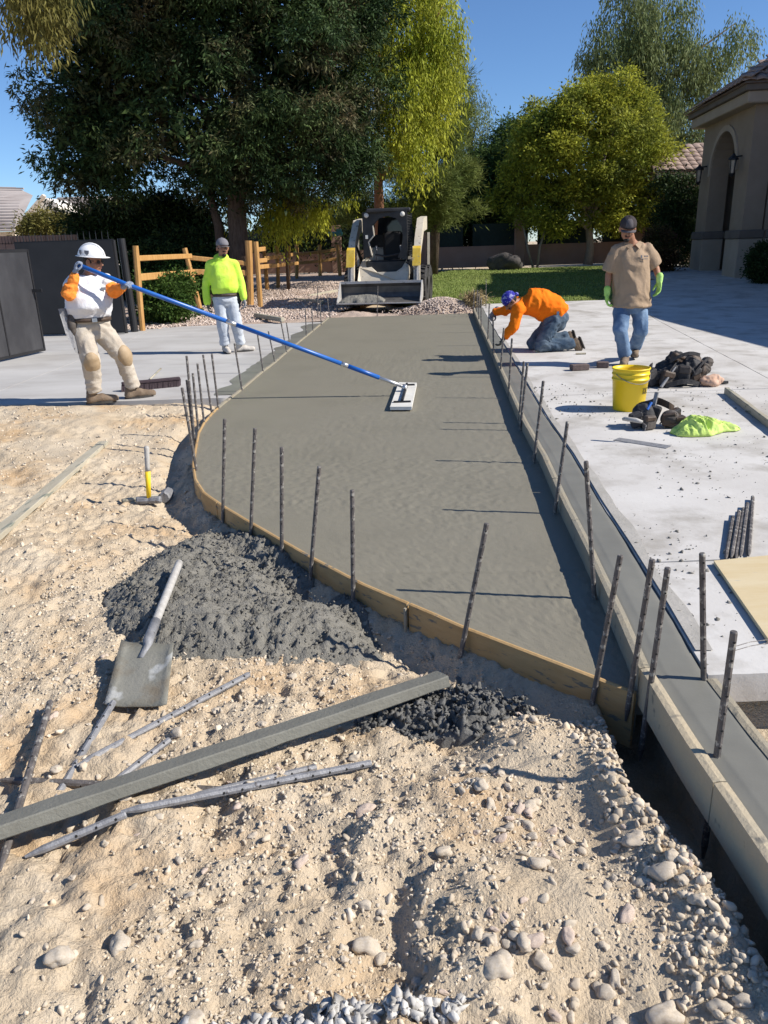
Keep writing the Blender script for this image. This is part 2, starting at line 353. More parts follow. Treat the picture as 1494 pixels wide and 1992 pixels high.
def scatter(name, protos, P, S, m, parent=None, smooth=True, rng=None, flat=1.0):
    """joins one small lump per point into ONE mesh"""
    rng = rng or RNG; Vs, Fs, b = [], [], 0; P = np.asarray(P); S = np.asarray(S); pick = rng.integers(0, len(protos), len(P))
    for k, (V, F) in enumerate(protos):
        idx = np.where(pick == k)[0]
        if not len(idx): continue
        q = rng.normal(size=(len(idx), 4)); q /= np.linalg.norm(q, axis=1)[:, None]; x, y, z, ww = q.T
        Rm = np.stack([1 - 2 * (y * y + z * z), 2 * (x * y - z * ww), 2 * (x * z + y * ww), 2 * (x * y + z * ww), 1 - 2 * (x * x + z * z), 2 * (y * z - x * ww), 2 * (x * z - y * ww), 2 * (y * z + x * ww), 1 - 2 * (x * x + y * y)], -1).reshape(-1, 3, 3)
        W = np.einsum('nij,vj->nvi', Rm, V) * S[idx][:, None, None]; W[..., 2] *= flat; W = W + P[idx][:, None, :]
        Vs.append(W.reshape(-1, 3)); Fs.append((F[None] + (np.arange(len(idx)) * len(V))[:, None, None] + b).reshape(-1, 3)); b += len(idx) * len(V)
    return link(name, npmesh(name, np.vstack(Vs), np.vstack(Fs), smooth), m, parent)
ORD = ['first', 'second', 'third', 'fourth', 'fifth', 'sixth', 'seventh', 'eighth', 'ninth', 'tenth', 'eleventh', 'twelfth', 'thirteenth', 'fourteenth', 'fifteenth', 'sixteenth', 'seventeenth', 'eighteenth']

# ------------------------------------------------------------------ ground shape
LE = np.array([(-1.04, 16.83), (-1.29, 13.94), (-1.39, 12.17), (-1.45, 10.74), (-1.51, 9.92), (-1.57, 8.60), (-1.62, 7.86), (-1.64, 7.4), (-1.63, 6.96), (-1.59, 6.54), (-1.50, 6.03), (-1.40, 5.48), (-1.29, 5.07), (-1.17, 4.77), (-0.97, 4.45), (-0.74, 4.12), (-0.53, 3.83), (-0.35, 3.58), (-0.13, 3.29), (0.10, 3.04), (0.34, 2.78), (0.59, 2.54), (0.74, 2.40), (0.86, 2.29)])[::-1]
XF = np.array([(.90, .2), (.885, 1.0), (.88, 1.41), (.865, 1.9), (.865, 2.29), (.915, 2.78), (.97, 3.42), (1.02, 4.12), (1.11, 5.11), (1.18, 6.26), (1.30, 7.67), (1.53, 10.3), (1.82, 13.76), (2.03, 16.58), (2.06, 16.9)])
def xl(y): return np.interp(y, LE[:, 1], LE[:, 0])
def xf(y): return np.interp(y, XF[:, 1], XF[:, 0])
CW = 0.205
def zd(x, y, fine=True):
    x, y = np.asarray(x, float), np.asarray(y, float); z = zf(y) - .10
    left = sst(0, .25, xl(y) - x) * sst(8.5, 8.1, y)
    zl = -.205 + .05 * sst(.16, .4, xl(y) - x) + .085 * sst(.2, 1.6, xl(y) - x) + .05 * sst(6.8, 8.0, y)
    z = z * (1 - left) + zl * left
    ins = (x > xl(y)) & (y > 2.2); z = np.where(ins, -.17 + zf(y), z)
    fg = sst(2.62, 1.7, y + .30 * np.clip(-x - .2, 0, 1.2)) * sst(.98, .9, x)
    z = z * (1 - fg) + fg * (-.075 + .03 * fbm(x, y, 0, 1.7, 2))
    z = z + .085 * np.exp(-((x - .50) / .22) ** 2 - ((y - 2.12) / .20) ** 2) + .045 * np.exp(-((x - .25) / .3) ** 2 - ((y - 1.55) / .22) ** 2) - .03 * np.exp(-((x + .02) / .1) ** 2 - ((y - 1.42) / .12) ** 2)
    rut = .016 * np.sin((x * .72 + y * .55) * 17 + 3 * fbm(x, y, 21, 1.5, 2)) * sst(-.75, -1.1, x) * sst(2.6, 3.4, y) * sst(7.6, 6.5, y) * np.clip(fbm(x, y, 22, 1.2, 2) + .4, 0, 1); z = z + rut
    e = xf(y) - np.interp(y, [1.0, 1.43, 1.6, 1.86, 2.1, 2.3, 2.6], [.03, .045, .09, .135, .115, .09, .07]) + .02 * fbm(x, y, 3, 6, 2)
    tr = sst(-.04, .05, x - e) * sst(2.6, 2.35, y); z = z + .045 * np.exp(-((x - e + .07) / .09) ** 2) * sst(2.4, 2.1, y) * (1 - tr); z = z * (1 - tr) + np.where(x > xf(y) + .09, -.055, -.31) * tr
    pit = (x > xf(y) + CW) & (y < 2.3); z = np.where(pit, -.16 + .06 * sst(.2, .9, x - xf(y) - CW), z)
    rs = (x > xf(y) + CW) & (y >= 2.3) & (y < 25); z = np.where(rs, zf(y) - .06, z)
    if fine:
        near = sst(10.5, 8.0, y) * (1 - .8 * ins); a = near * sst(9.5, 6, np.abs(x))
        rough = .45 + .75 * sst(-.1, .25, fbm(x, y, 9, .9, 2))
        n1 = fbm(x, y, 0, 2.4, 3); n2 = fbm(x, y, 1, 11, 3); n3 = fbm(x, y, 2, 38, 2)
        n4 = np.abs(fbm(x, y, 12, 17, 2)); n5 = np.abs(fbm(x, y, 13, 42, 2))
        z = z + a * (.028 * n1 + rough * (.024 * n2 + .012 * n3 + .030 * (.22 - n4) + .017 * (.2 - n5))) + a * .02 * np.clip(fbm(x, y, 5, 5.0, 2), 0, 1) + a * sst(2.6, 1.9, y) * (.055 * fbm(x, y, 15, 4.2, 2) - .05 * sst(.14, .34, fbm(x, y, 17, 5.5, 1)))
        z = z + (1 - near) * .02 * fbm(x, y, 0, .8, 2)
    return z
def axis(segs):
    o = []
    for a, b, n in segs: o += list(np.linspace(a, b, n, endpoint=False))
    return np.array(o + [segs[-1][1]])
gx = axis([(-600, -60, 8), (-60, -8, 26), (-8, -4.6, 24), (-4.6, -2.6, 80), (-2.6, 1.3, 270), (1.3, 3, 30), (3, 12, 20), (12, 60, 20), (60, 600, 8)])
gy = axis([(-60, -2, 10), (-2, .7, 20), (.7, 2.8, 190), (2.8, 5.2, 130), (5.2, 8.6, 130), (8.6, 36, 60), (36, 120, 20), (120, 1500, 12)])
X, Y = np.meshgrid(gx, gy); gnd = grid('ground', X, Y, zd(X, Y), 'dirt'); tag(gnd, kind='structure')

# fresh slab
ys = axis([(2.29, 5.5, 210), (5.5, 9, 90), (9, 16.85, 60)]); us = np.linspace(0, 1, 170)
Yg = np.repeat(ys[:, None], len(us), 1); A, B = xl(Yg) , xf(Yg) + .002; Xg = A + (B - A) * us[None, :]
rp = sst(-.15, .3, fbm(Xg, Yg, 4, .8, 2) + .25 * sst(.5, 1, us)[None, :] - .1 * sst(5, 8, Yg))
Zg = zf(Yg) + (.003 * fbm(Xg, Yg, 0, 1.2, 2) + .0025 * np.abs(fbm(Xg * .5, Yg * 3.0, 6, 1.3, 2))) + rp * (.005 * fbm(Xg, Yg, 1, 26, 2) + .005 * fbm(Xg, Yg, 2, 60, 1)) - .004
Zg = Zg - .006 * np.exp(-((Yg - 3.42 + .06 * Xg) / .02) ** 2) * sst(-.2, .0, Xg)
tag(grid('fresh_concrete_slab', Xg, Yg, Zg, 'wet_slab', skirt=.16), kind='structure')
# fresh curb between its two forms
ys = axis([(.6, 3, 60), (3, 17, 120)]); us = np.linspace(0, 1, 14); Yg = np.repeat(ys[:, None], len(us), 1)
Xg = xf(Yg) + .04 + (CW - .034) * us[None, :]; bev = np.minimum(us, 1 - us)[None, :]
Zg = zf(Yg) + .088 - .005 * sst(.12, .0, bev) + .004 * fbm(Xg, Yg, 0, 8, 2) - .006 * np.exp(-((us[None, :] - .13) / .035) ** 2)
tag(grid('fresh_concrete_curb', Xg, Yg, Zg, 'wet_curb', skirt=.13), kind='structure')

# old slabs, poured in panels with open joints
def panels(name, m, cells, zfun, edge=.02):
    root = bpy.data.objects.new(name, None); COL.objects.link(root); root['kind'] = 'structure'
    for (xa, xb, ya, yb) in cells:
        ys = np.linspace(ya, yb, max(4, int((yb - ya) * 6))); Yg = np.repeat(ys[:, None], 30, 1); u = np.linspace(0, 1, 30)[None, :]
        a = np.array([xa(y) for y in ys])[:, None]; b = np.array([xb(y) for y in ys])[:, None]; Xg = a + (b - a) * u
        wob = .018 * fbm(Xg, Yg, 3, 7, 3)
        Yg = Yg + wob * (np.abs(Yg - ys[0]) < .001) * (ya < 9); Xg = Xg + .01 * fbm(Xg, Yg, 8, 9, 2) * (u < .01)
        o = grid('slab_panel', Xg, Yg, zfun(Xg, Yg), m, skirt=.11); o.parent = root
    return root
c = lambda v: (lambda y: v)
xj = lambda y: 4.01 + (y - 7.84) * .164
Re = lambda y: float(xf(y)) + CW + .012
zr = lambda x, y: zf(y) + .09 + .004 * fbm(x, y, 0, 1.5, 2)
cells = []
for ya, yb in ((2.24, 3.2), (3.212, 7.25), (7.262, 11.3), (11.312, 15.2), (15.212, 17.75)):
    cells.append((Re, lambda y: xj(y) - .012, ya, yb)); cells.append((xj, c(9.6), ya, yb))
cells.append((lambda y: xj(y) + .6, c(16), 17.762, 23.0)); cells.append((c(8.6), c(16), 23.012, 30))
panels('driveway_right', 'old_slab', cells, zr)
zlft = lambda x, y: zf(y) - .02 + .004 * fbm(x, y, 0, 1.2, 2)
Lx = lambda y: float(xl(y)) - .07
cells = [(c(-4.6), Lx, 8.3, 12.6), (c(-12), c(-4.612), 8.3, 12.6), (c(-4.6), Lx, 12.612, 16.3), (c(-12), c(-4.612), 12.612, 16.0), (c(-20), c(-12.012), 8.3, 16)]
panels('driveway_left', 'old_drive', cells, zlft)
# lawn, gravel bed
ys = np.linspace(17.85, 31.5, 60); Yg = np.repeat(ys[:, None], 60, 1); u = np.linspace(0, 1, 60)[None, :]
la = np.interp(ys, [17.85, 19, 21, 24, 28, 31.5], [2.3, 1.1, .2, -.3, .6, 3.0])[:, None]; lb = np.interp(ys, [17.85, 18.5, 30, 31.5], [5.6, 6.1, 8.6, 9.5])[:, None]
Xg = la + (lb - la) * u; tag(grid('lawn', Xg, Yg, zf(Yg) + .02 + .05 * fbm(Xg, Yg, 0, .5, 2), 'lawn', skirt=.1), kind='structure')
LAWN = (Xg, Yg, zf(Yg) + .02 + .05 * fbm(Xg, Yg, 0, .5, 2))
ys = np.linspace(15.7, 33, 90); Yg = np.repeat(ys[:, None], 90, 1)
la = np.full(len(ys), -14.)[:, None]; lb = np.interp(ys, [15.7, 16.15, 16.35, 17.0, 18, 22, 33], [-4.9, -4.7, -1.1, -.9, -.9, .6, 2.2])[:, None]; Xg = la + (lb - la) * u[:, :1] if False else la + (lb - la) * np.linspace(0, 1, 90)[None, :]
bedz = lambda x, y: zf(y) + .03 * sst(16, 17.5, y) - .03 + .16 * sst(.0, .5, fbm(x, y, 2, .45, 2)) * sst(17, 20, y) + .03 * fbm(x, y, 0, 3, 2)
tag(grid('gravel_bed', Xg, Yg, bedz(Xg, Yg), 'bed_gravel'), kind='structure')

# slurry smeared along both sides of the forms, and crumbs dropped on the old slab
def smear(name, fx0, wid, zfun, y0, y1, label, m='wet_curb'):
    ys = np.linspace(y0, y1, 160); Yg = np.repeat(ys[:, None], 10, 1); u = np.linspace(0, 1, 10)[None, :]
    w_ = wid * (.55 + 1.1 * np.clip(fbm(ys, ys * 0, 4, 1.6, 3) + .45, 0, 1))[:, None]; Xg = fx0(Yg) + w_ * u
    o = grid(name, Xg, Yg, zfun(Xg, Yg) + .004 * (1 - u) + .0035, m); return tag(o, label, 'slurry', kind='stuff')
smear('slurry_smear', lambda y: xl(y) - .066, -.22, lambda x, y: zf(y) - .02 + .004 * fbm(x, y, 0, 1.2, 2), 8.45, 16.0, 'grey cement slurry smeared on the left driveway along the form')
smear('slurry_smear', lambda y: xf(y) + CW + .02, .05, lambda x, y: zf(y) + .09 + .004 * fbm(x, y, 0, 1.5, 2), 2.4, 12.0, 'grey cement slurry smeared on the old slab along the curb', 'slurry_dry')
_n = 1500; _y = 2.4 + 5.5 * RNG.random(_n); _x = xf(_y) + CW + .03 + 2.2 * RNG.random(_n) ** 1.6; _k = fbm(_x, _y, 3, 1.4, 2) + .12 * RNG.random(_n) > .02; _x, _y = _x[_k], _y[_k]
tag(scatter('slab_crumbs', [ico(1, k, .5, (1, .9, .6)) for k in range(5)], np.stack([_x, _y, _x * 0 + .092], 1), .003 + .011 * RNG.random(len(_x)) ** 4, 'crumb'), 'dried concrete crumbs scattered on the old slab', 'crumbs', kind='stuff')

# ------------------------------------------------------------------ form boards
def curved_board(p, dz0, dz1, thick, m, label, group):
    """p: (n,2) inner top line; board stands to the LEFT of the walking direction"""
    p = np.asarray(p); t = np.gradient(p, axis=0); t /= np.linalg.norm(t, axis=1)[:, None]; nrm = np.stack([-t[:, 1], t[:, 0]], 1)
    mb = MB(); z = zf(p[:, 1]); rs = []
    for i in range(len(p)):
        a, b = p[i], p[i] + nrm[i] * thick; wv = .006 * float(fbm(p[i, 0], p[i, 1], 6, 6, 2))
        rs.append([Vector((a[0], a[1], z[i] + dz0)), Vector((b[0], b[1], z[i] + dz0)), Vector((b[0], b[1], z[i] + dz1 - .004 + wv)), Vector(((a[0] + b[0]) / 2, (a[1] + b[1]) / 2, z[i] + dz1 + wv)), Vector((a[0], a[1], z[i] + dz1 - .002 + wv))])
    mb.rings(rs); return mb.top('form_board', m, label, 'form board', group)
def along(fn, ya, yb, n, off=0.0): ys = np.linspace(ya, yb, n); return np.stack([fn(ys) + off, ys], 1)
GF = 'wooden form boards around the wet concrete'
# curved left form, front corner to the far end (walk with increasing y, board on the left)
for (ya, yb, m, lab) in ((2.285, 3.03, 'form_wood', 'tan plywood form board at the front corner where slab meets curb'),
                         (3.04, 4.55, 'form_wood', 'bent plywood form board behind the big pile of wet concrete'),
                         (4.56, 7.6, 'form_wood', 'bent plywood form board on the tightest part of the left curve'),
                         (7.61, 10.6, 'form_grey', 'concrete-smeared form board on the left side beside the float pole shadow'),
                         (10.61, 13.8, 'form_grey', 'concrete-smeared form board on the left side behind the float pole'),
                         (13.81, 16.84, 'form_grey', 'concrete-smeared form board at the far left end of the slab')):
    n = max(8, int((yb - ya) * 10)); curved_board(along(xl, ya, yb, n, -.001), -.215, .012, .018 if m == 'form_wood' else .038, m, lab, GF)
for k, (ya, yb) in enumerate(((2.30, 4.55), (4.56, 7.6), (7.61, 10.65), (10.66, 13.7), (13.71, 16.9))):
    p = along(xf, ya, yb, max(8, int((yb - ya) * 8)), .038); curved_board(p, -.1, .093, .036, 'form_grey', 'grey form board between slab and curb, %s from the near end' % ORD[k], GF)
for k, (ya, yb, lab) in enumerate(((.62, 1.70, 'near concrete-crusted form board beside the gravel trench, closest to camera'), (1.705, 2.29, 'concrete-crusted form board beside the gravel trench, next to the slab corner'))):
    curved_board(along(xf, ya, yb, 14, .038), -.045, .098, .036, 'form_pine', lab, GF)
curved_board(along(xf, .62, 2.22, 20, CW + .032), -.06, .092, .034, 'form_grey', 'rough form board on the house side of the curb', GF)
cl = MB(); q = Vector((float(xl(3.03)) - .012, 3.03, -.07)); tdir = Vector((.69, -.72, 0)); cl.box(q + Vector((-.018, -.018, 0)), (.012, .01, .13), tdir)
cl.top('form_cleat', 'form_grey', 'thin upright strip covering the joint in the tan front form', 'cleat')

# ------------------------------------------------------------------ steel stakes
def stake_mesh(L, key={}):
    mb = MB(); n = 8; rs = []
    for z, r in ((-.0, .004), (.05, .0105), (L - .004, .0105), (L, .0085)):
        rs.append([Vector((r * math.cos(2 * math.pi * k / n), r * math.sin(2 * math.pi * k / n), z)) for k in range(n)])
    mb.rings(rs); me = mb.mesh('form_stake', False); me.materials.append(MATS['steel']); return me
HOLE = MB().lathe((0, 0, 0), [(.0038, -.0108), (.0038, .0112)], 6, (0, 1, 0)).mesh('hole'); HOLE.materials.append(MATS['hole'])
def stake(base, top, label, group, m=None, holes=True, r=1.0, bury=.16):
    base, top = Vector(base), Vector(top); d = (top - base).normalized(); b = base - d * bury; L = (top - b).length
    o = link('form_stake', stake_mesh(L), None)
    if m: o.data.materials[0] = MATS[m]
    o.location = b; qr = Vector((0, 0, 1)).rotation_difference(d); o.rotation_mode = 'QUATERNION'; o.rotation_quaternion = qr; o.scale = (r, r, 1)
    if holes:
        z = L - .03
        while z > L * .35:
            h = link('hole', HOLE, None); h.parent = o; h.location = (0, 0, z); z -= .055
    return tag(o, label, 'stake', group)
GS = 'steel stakes holding the forms'
Lst = [((354, 754), (382, 914)), ((363, 739), (376, 849)), ((363, 692), (378, 850)), ((375, 726), (386, 839)), ((384, 707), (397, 823)), ((395, 690), (410, 791)), ((412, 688), (425, 795)), ((456, 668), (471, 759)), ((500, 644), (512, 723)), ((522, 644), (535, 705)), ((546, 623), (558, 686)), ((557, 627), (565, 677)), ((594, 600), (596, 654)), ((606, 596), (609, 644)), ((622, 584), (625, 632)), ((618, 556), (618, 617)), ((636, 571), (641, 618))]
for k, (t, b) in enumerate(Lst):
    q = G(*b); n = 7
    lab = ('steel stake in the left bunch at the curve, %s from the left end' % ORD[k]) if k < n else ('steel stake along the straight left form, %s from the near end' % ORD[k - n])
    stake(q, at(t[0], t[1], q.y), lab, GS, holes=k < 7, r=1.0 if k < 8 else .95)
stake(G(734, 614), at(735, 556, G(734, 614).y), 'lone thin steel stake standing in front of the loader bucket', GS, holes=False, r=.8)
for k, (t, e) in enumerate((((437, 815), (443, 987)), ((496, 833), (498, 1021)), ((548, 870), (558, 1057)), ((621, 907), (616, 1089)), ((685, 953), (697, 1133)), ((947, 1018), (914, 1226)), ((1207, 1080), (1168, 1319)))):
    q = G(*e); o = Vector((-.024, -.03, 0)); q = q + o; tp = at(t[0], t[1], q.y); d = (tp - q).normalized(); stake(q - d * .14, tp, 'steel stake along the curved front form, %s from the left' % ORD[k], GS, bury=.06)
Rst = [((922.6, 564), (921, 603)), ((929, 564), (927, 606)), ((932, 570), (931, 621)), ((936, 579), (936, 636)), ((952, 591), (949, 660)), ((959, 618), (960, 688)), ((980, 638), (974, 718)), ((996, 658), (990, 757)), ((1019, 703), (1011, 803)), ((1026, 706), (1014, 816)), ((1057, 741), (1041, 876)), ((1104, 820), (1083, 970)), ((1140, 897), (1154, 1127)), ((1269, 1088), (1233, 1306)), ((1299, 1104), (1258, 1385))][::-1]
for k, (t, b) in enumerate(Rst):
    q = G(b[0], b[1], .09 if k > 0 else -.02); stake(q, at(t[0], t[1], q.y), 'steel stake on the curb form line, %s from the near end' % ORD[k], GS, holes=k < 6, bury=.2)
q = G(945.5, 599, .09); stake(q, at(945.5, 543, q.y), 'tall thin steel stake at the far end of the curb by the lawn', GS, holes=False, r=.8)
q = G(1369, 1335, .06); stake(q, at(1366, 1076, q.y), 'upright black steel stake at the broken corner of the old slab', GS)
q = G(1376, 1605, -.15); ob = stake(q, at(1428, 1228, q.y + .03), 'largest leaning steel stake on the near curb form', GS, bury=.12)
for k, dz in enumerate((0, .014)):
    pa = at(1428, 1258 + 8 * k, q.y + .03); MB().tube([pa, pa + Vector((.06, .03, -.004)), pa + Vector((.16, .06, -.012 + dz * .3)), pa + Vector((.30, .10, -.05))], .0011, 5).top('tie_wire', 'steel', ('upper thin tie wire running right from the largest leaning stake', 'lower thin tie wire running right from the largest leaning stake')[k], 'wire')
# loose stakes lying about
GL = 'loose steel stakes lying on the dirt'
def lying(a, b, lab, group, m='steel_grey', za=.012, zb=.012, f=zd, r=1.15):
    pa, pb = G(*a, -.08), G(*b, -.08); pa.z = float(f(pa.x, pa.y)) + za; pb.z = float(f(pb.x, pb.y)) + zb
    stake(pa, pb, lab, group, m, bury=0.0, r=r)
lying((0, 1700), (104, 1394), 'dark steel stake lying at the far left, running under the long screed board', GL, za=.0, zb=.04, m='steel')
lying((90, 1562), (225, 1385), 'grey steel stake lying with its tip below the shovel blade', GL, za=.015, zb=.04)
lying((150, 1495), (485, 1315), 'longest thin grey stake lying diagonally right of the shovel', GL)
lying((205, 1530), (330, 1440), 'short grey stake half hidden behind the screed board', GL)
lying((0, 1515), (440, 1523), 'dark steel stake lying level across the left foreground under the board', GL, m='steel', za=.02, zb=.02)
lying((360, 1568), (615, 1490), 'thin grey stake beside the lower pair in front of the board', GL)
lying((240, 1608), (722, 1488), 'upper grey stake of the overlapping pair in front of the board', GL, za=.02)
lying((50, 1672), (250, 1608), 'lower grey stake of the overlapping pair, end nearest bottom left', GL)
GR = 'bundle of dark stakes on the old slab'
zs = lambda x, y: float(zf(y)) + .09
for k, (a, b) in enumerate((((1412, 1088), (1425, 1010)), ((1422, 1088), (1437, 1000)), ((1431, 1088), (1446, 993)), ((1440, 1086), (1453, 985)), ((1456, 1082), (1464, 970)))):
    pa, pb = G(*a, .1), G(*b, .1); pa.z = .102 + .006 * (k % 2); pb.z = pa.z + .008; stake(pa, pb, 'dark steel stake in the bundle on the old slab, %s from the left' % ORD[k], GR, 'steel', bury=0)

# ------------------------------------------------------------------ wet concrete heaps
def heap(name, poly, hmax, m, label, amp, res=.013, seedz=0.0, edge=.25, base=None):
    poly = np.array(poly); x0, y0 = poly.min(0) - .05; x1, y1 = poly.max(0) + .05
    X, Y = np.meshgrid(np.arange(x0, x1, res), np.arange(y0, y1, res)); D = np.full(X.shape, 9.); ins = np.zeros(X.shape, bool)
    for i in range(len(poly)):
        a, b = poly[i], poly[(i + 1) % len(poly)]; d = b - a; t = np.clip(((X - a[0]) * d[0] + (Y - a[1]) * d[1]) / (d @ d), 0, 1)
        D = np.minimum(D, np.hypot(X - a[0] - t * d[0], Y - a[1] - t * d[1])); cnd = (a[1] > Y) != (b[1] > Y)
        ins ^= cnd & (X < (b[0] - a[0]) * (Y - a[1]) / (b[1] - a[1] + 1e-9) + a[0])
    sd = np.where(ins, D, -D) + .05 * fbm(X, Y, seedz, 7, 3)
    h = hmax * sst(-.01, edge, sd) ** .7 * (.75 + .7 * fbm(X, Y, seedz + 1, 2.5, 2)) 
    lump = np.abs(fbm(X, Y, seedz + 2, 10, 3)) ; fine = np.abs(fbm(X, Y, seedz + 4, 38, 2)) * 1.9
    Z = (zd(X, Y, False) if base is None else base) + np.where(sd > 0, h, -.06) + amp * sst(0, .06, sd) * (1.7 * (.3 - lump) + 1.0 * (.25 - fine)) - .02 * sst(.02, -.03, sd)
    return X, Y, Z, sd
def heap_obj(*a, **k):
    X, Y, Z, sd = heap(*a, **k); h, wd = X.shape; i = np.arange(h * wd).reshape(h, wd); ok = sd > -.04
    q = ok[:-1, :-1] & ok[:-1, 1:] & ok[1:, 1:] & ok[1:, :-1]; F = np.stack([i[:-1, :-1], i[:-1, 1:], i[1:, 1:], i[1:, :-1]], -1)[q]
    used, inv = np.unique(F, return_inverse=True); V = np.stack([X, Y, Z], -1).reshape(-1, 3)[used]
    return link(a[0], npmesh(a[0], V, inv.reshape(F.shape), True), a[3])
pile = heap_obj('wet_concrete_pile', [(-1.26, 3.02), (-1.40, 3.45), (-1.30, 4.05), (-1.12, 4.40), (-.98, 4.34), (-.64, 4.12), (-.45, 3.86), (-.33, 3.62), (-.40, 3.38), (-.14, 3.40), (-.06, 3.08), (.04, 2.82), (-.2, 2.74), (-.6, 2.72), (-1.0, 2.78)], .15, 'wet_pile', '', .030, res=.010)
_a = np.empty(len(pile.data.vertices) * 3, np.float32); pile.data.vertices.foreach_get('co', _a); _a = _a.reshape(-1, 3); _k = RNG.choice(len(_a), 4200, replace=False); _sp = np.concatenate([np.ones((3700, 1)) * np.array([.012, .012, .003]), np.ones((500, 1)) * np.array([.09, .09, .0])])
_c = scatter('crumbs', [ico(1, k, .5, (1, .9, .75)) for k in range(5)], _a[_k] + RNG.normal(size=(4200, 3)) * _sp, .003 + .007 * RNG.random(4200) ** 2.6, 'wet_pile', pile); _c['kind'] = 'stuff'
tag(pile, 'big spread pile of dark wet concrete dumped in front of the curved form', 'concrete pile')
p2 = heap_obj('concrete_clods', [(-.12, 2.27), (-.09, 2.40), (.06, 2.50), (.24, 2.56), (.44, 2.50), (.54, 2.40), (.42, 2.26), (.28, 2.18), (.10, 2.19)], .085, 'wet_clod', '', .055, res=.008, seedz=5.0, edge=.12)
tag(p2, 'smaller heap of dark lumpy concrete clods at the end of the screed board', 'concrete pile')
_a = np.empty(len(p2.data.vertices) * 3, np.float32); p2.data.vertices.foreach_get('co', _a); _a = _a.reshape(-1, 3); _k = RNG.choice(len(_a), 1500, replace=False)
_c = scatter('crumbs', [ico(2, k, 1.1, (1, .85, .7)) for k in range(8)], _a[_k] + RNG.normal(size=(1500, 3)) * np.array([.012, .012, .003]), .004 + .011 * RNG.random(1500) ** 2.2, 'wet_clod', p2); _c['kind'] = 'stuff'
# ------------------------------------------------------------------ boards lying about
def board(a, b, w_, t_, m, name, label, cat, ch=.004, sub=24, tilt=0.0, bow=0.0):
    a, b = Vector(a), Vector(b); ax, sd, up = basis(b - a); mb = MB(); rs = []
    sd2 = sd * math.cos(tilt) + up * math.sin(tilt); up2 = up * math.cos(tilt) - sd * math.sin(tilt)
    for i in range(sub + 1):
        s_ = i / sub; p = a.lerp(b, s_) + up * (bow * 4 * s_ * (1 - s_)); g = .0025 * float(fbm(p.x, p.y, p.z, 14, 2)) * 2; h, v = w_ / 2 + g, t_ / 2 + g
        rs.append([p + sd2 * x + up2 * y for x, y in ((-h + ch, -v), (h - ch, -v), (h, -v + ch), (h, v - ch), (h - ch, v), (-h + ch, v), (-h, v - ch), (-h, -v + ch))])
    mb.rings(rs); return mb.top(name, m, label, cat)
a, b = G(-40, 1628, -.03), G(862, 1332, -.03); a.z, b.z = -.022, -.005
board(a, b, .085, .042, 'screed_wood', 'screed_board', 'long straight board coated in grey concrete lying across the foreground', 'board', tilt=R(14))
a, b = G(200, 850, -.05), G(-20, 1062, -.06); a.z = float(zd(a.x, a.y)) + .02; b.z = float(zd(b.x, b.y)) + .02
board(a, b, .085, .036, 'board_wood', 'plank', 'weathered plank with grey smears lying on the dirt at far left', 'board')
a, b = G(1413, 764, .1), G(1560, 878, .1); a.z = b.z = .09 + .03
board(a, b, .04, .06, 'board_wood', 'timber_stud', 'pale timber stud on edge lying on the old slab at the right border', 'board')
pl = MB(); c4 = [G(1388, 1096, .1), G(1494, 1250, .1), G(1494, 1250, .1) + Vector((.9, .25, 0)), G(1388, 1096, .1) + Vector((1.0, .15, 0))]
pl.prism([Vector((v.x, v.y, .098)) for v in c4], (0, 0, .016)); pl.top('plywood_sheet', 'ply_wood', 'yellowish plywood sheet lying on the old slab at the right border', 'plywood')

# ------------------------------------------------------------------ shovel, sledges, broom, trowel
q0 = G(265, 1378, -.06)
sh = thing('shovel', 'square shovel coated in cement lying on the dirt below the concrete pile', 'shovel', q0)
pA, pB, pC, pD = G(204, 1378, -.06), G(326, 1378, -.06), G(342, 1278, -.02), G(240, 1272, -.02)
mb = MB(); rows = []
for i in range(9):
    s_ = i / 8; L_, R_ = pA.lerp(pD, s_), pB.lerp(pC, s_); row = []
    for j in range(11):
        u_ = j / 10; p = L_.lerp(R_, u_); e = abs(u_ - .5) * 2; z = -.055 + .07 * s_ + .028 * e ** 4 * (.4 + .6 * s_) + (.012 * (1 - e) * s_); row.append(Vector((p.x, p.y + (.02 * (1 - e ** 2) if i == 8 else 0), z)))
    rows.append(row)
for i in range(8):
    for j in range(10):
        mb.add([rows[i][j], rows[i][j + 1], rows[i + 1][j + 1], rows[i + 1][j]], [(0, 1, 2, 3)])
bl = mb.mesh('blade', True, False); bm = bmesh.new(); bm.from_mesh(bl); bmesh.ops.remove_doubles(bm, verts=bm.verts, dist=.0004)
bmesh.ops.recalc_face_normals(bm, faces=bm.faces); bmesh.ops.solidify(bm, geom=bm.faces[:], thickness=.004); bm.to_mesh(bl); bm.free()
bl.polygons.foreach_set('use_smooth', np.ones(len(bl.polygons), bool))
mat('blade', (.19, .185, .155), .55, (.23, .22, .185), 7, bump=.4, bsc=60, speck=(6, .62, (.36, .36, .34)), col3=(.17, .135, .09), n3=5)
link('blade', bl, 'blade', sh)
nk = (pC + pD) / 2; nk.z = .02; he = at(349, 1094, G(349, 1094, .0).y - .18); hs = nk + Vector((-.005, .02, .012))
MB().tube([nk + Vector((-.01, -.07, -.012)), nk, hs, hs.lerp(he, .22)], [.012, .018, .0215, .0205], 10).build('socket', 'steel_grey', sh, True)
MB().tube([hs.lerp(he, .2), hs.lerp(he, .5), hs.lerp(he, .9), he - (he - hs) * .005, he], [.0175, .0185, .0185, .0175, .01], 12).build('handle', 'handle_grey', sh, True)
q0 = G(288, 960, -.06); q0.z = float(zd(q0.x, q0.y)) + .03
sg = thing('sledge_hammer', 'hammer standing on its head with yellow and grey handle upright in the dirt', 'hammer', q0)
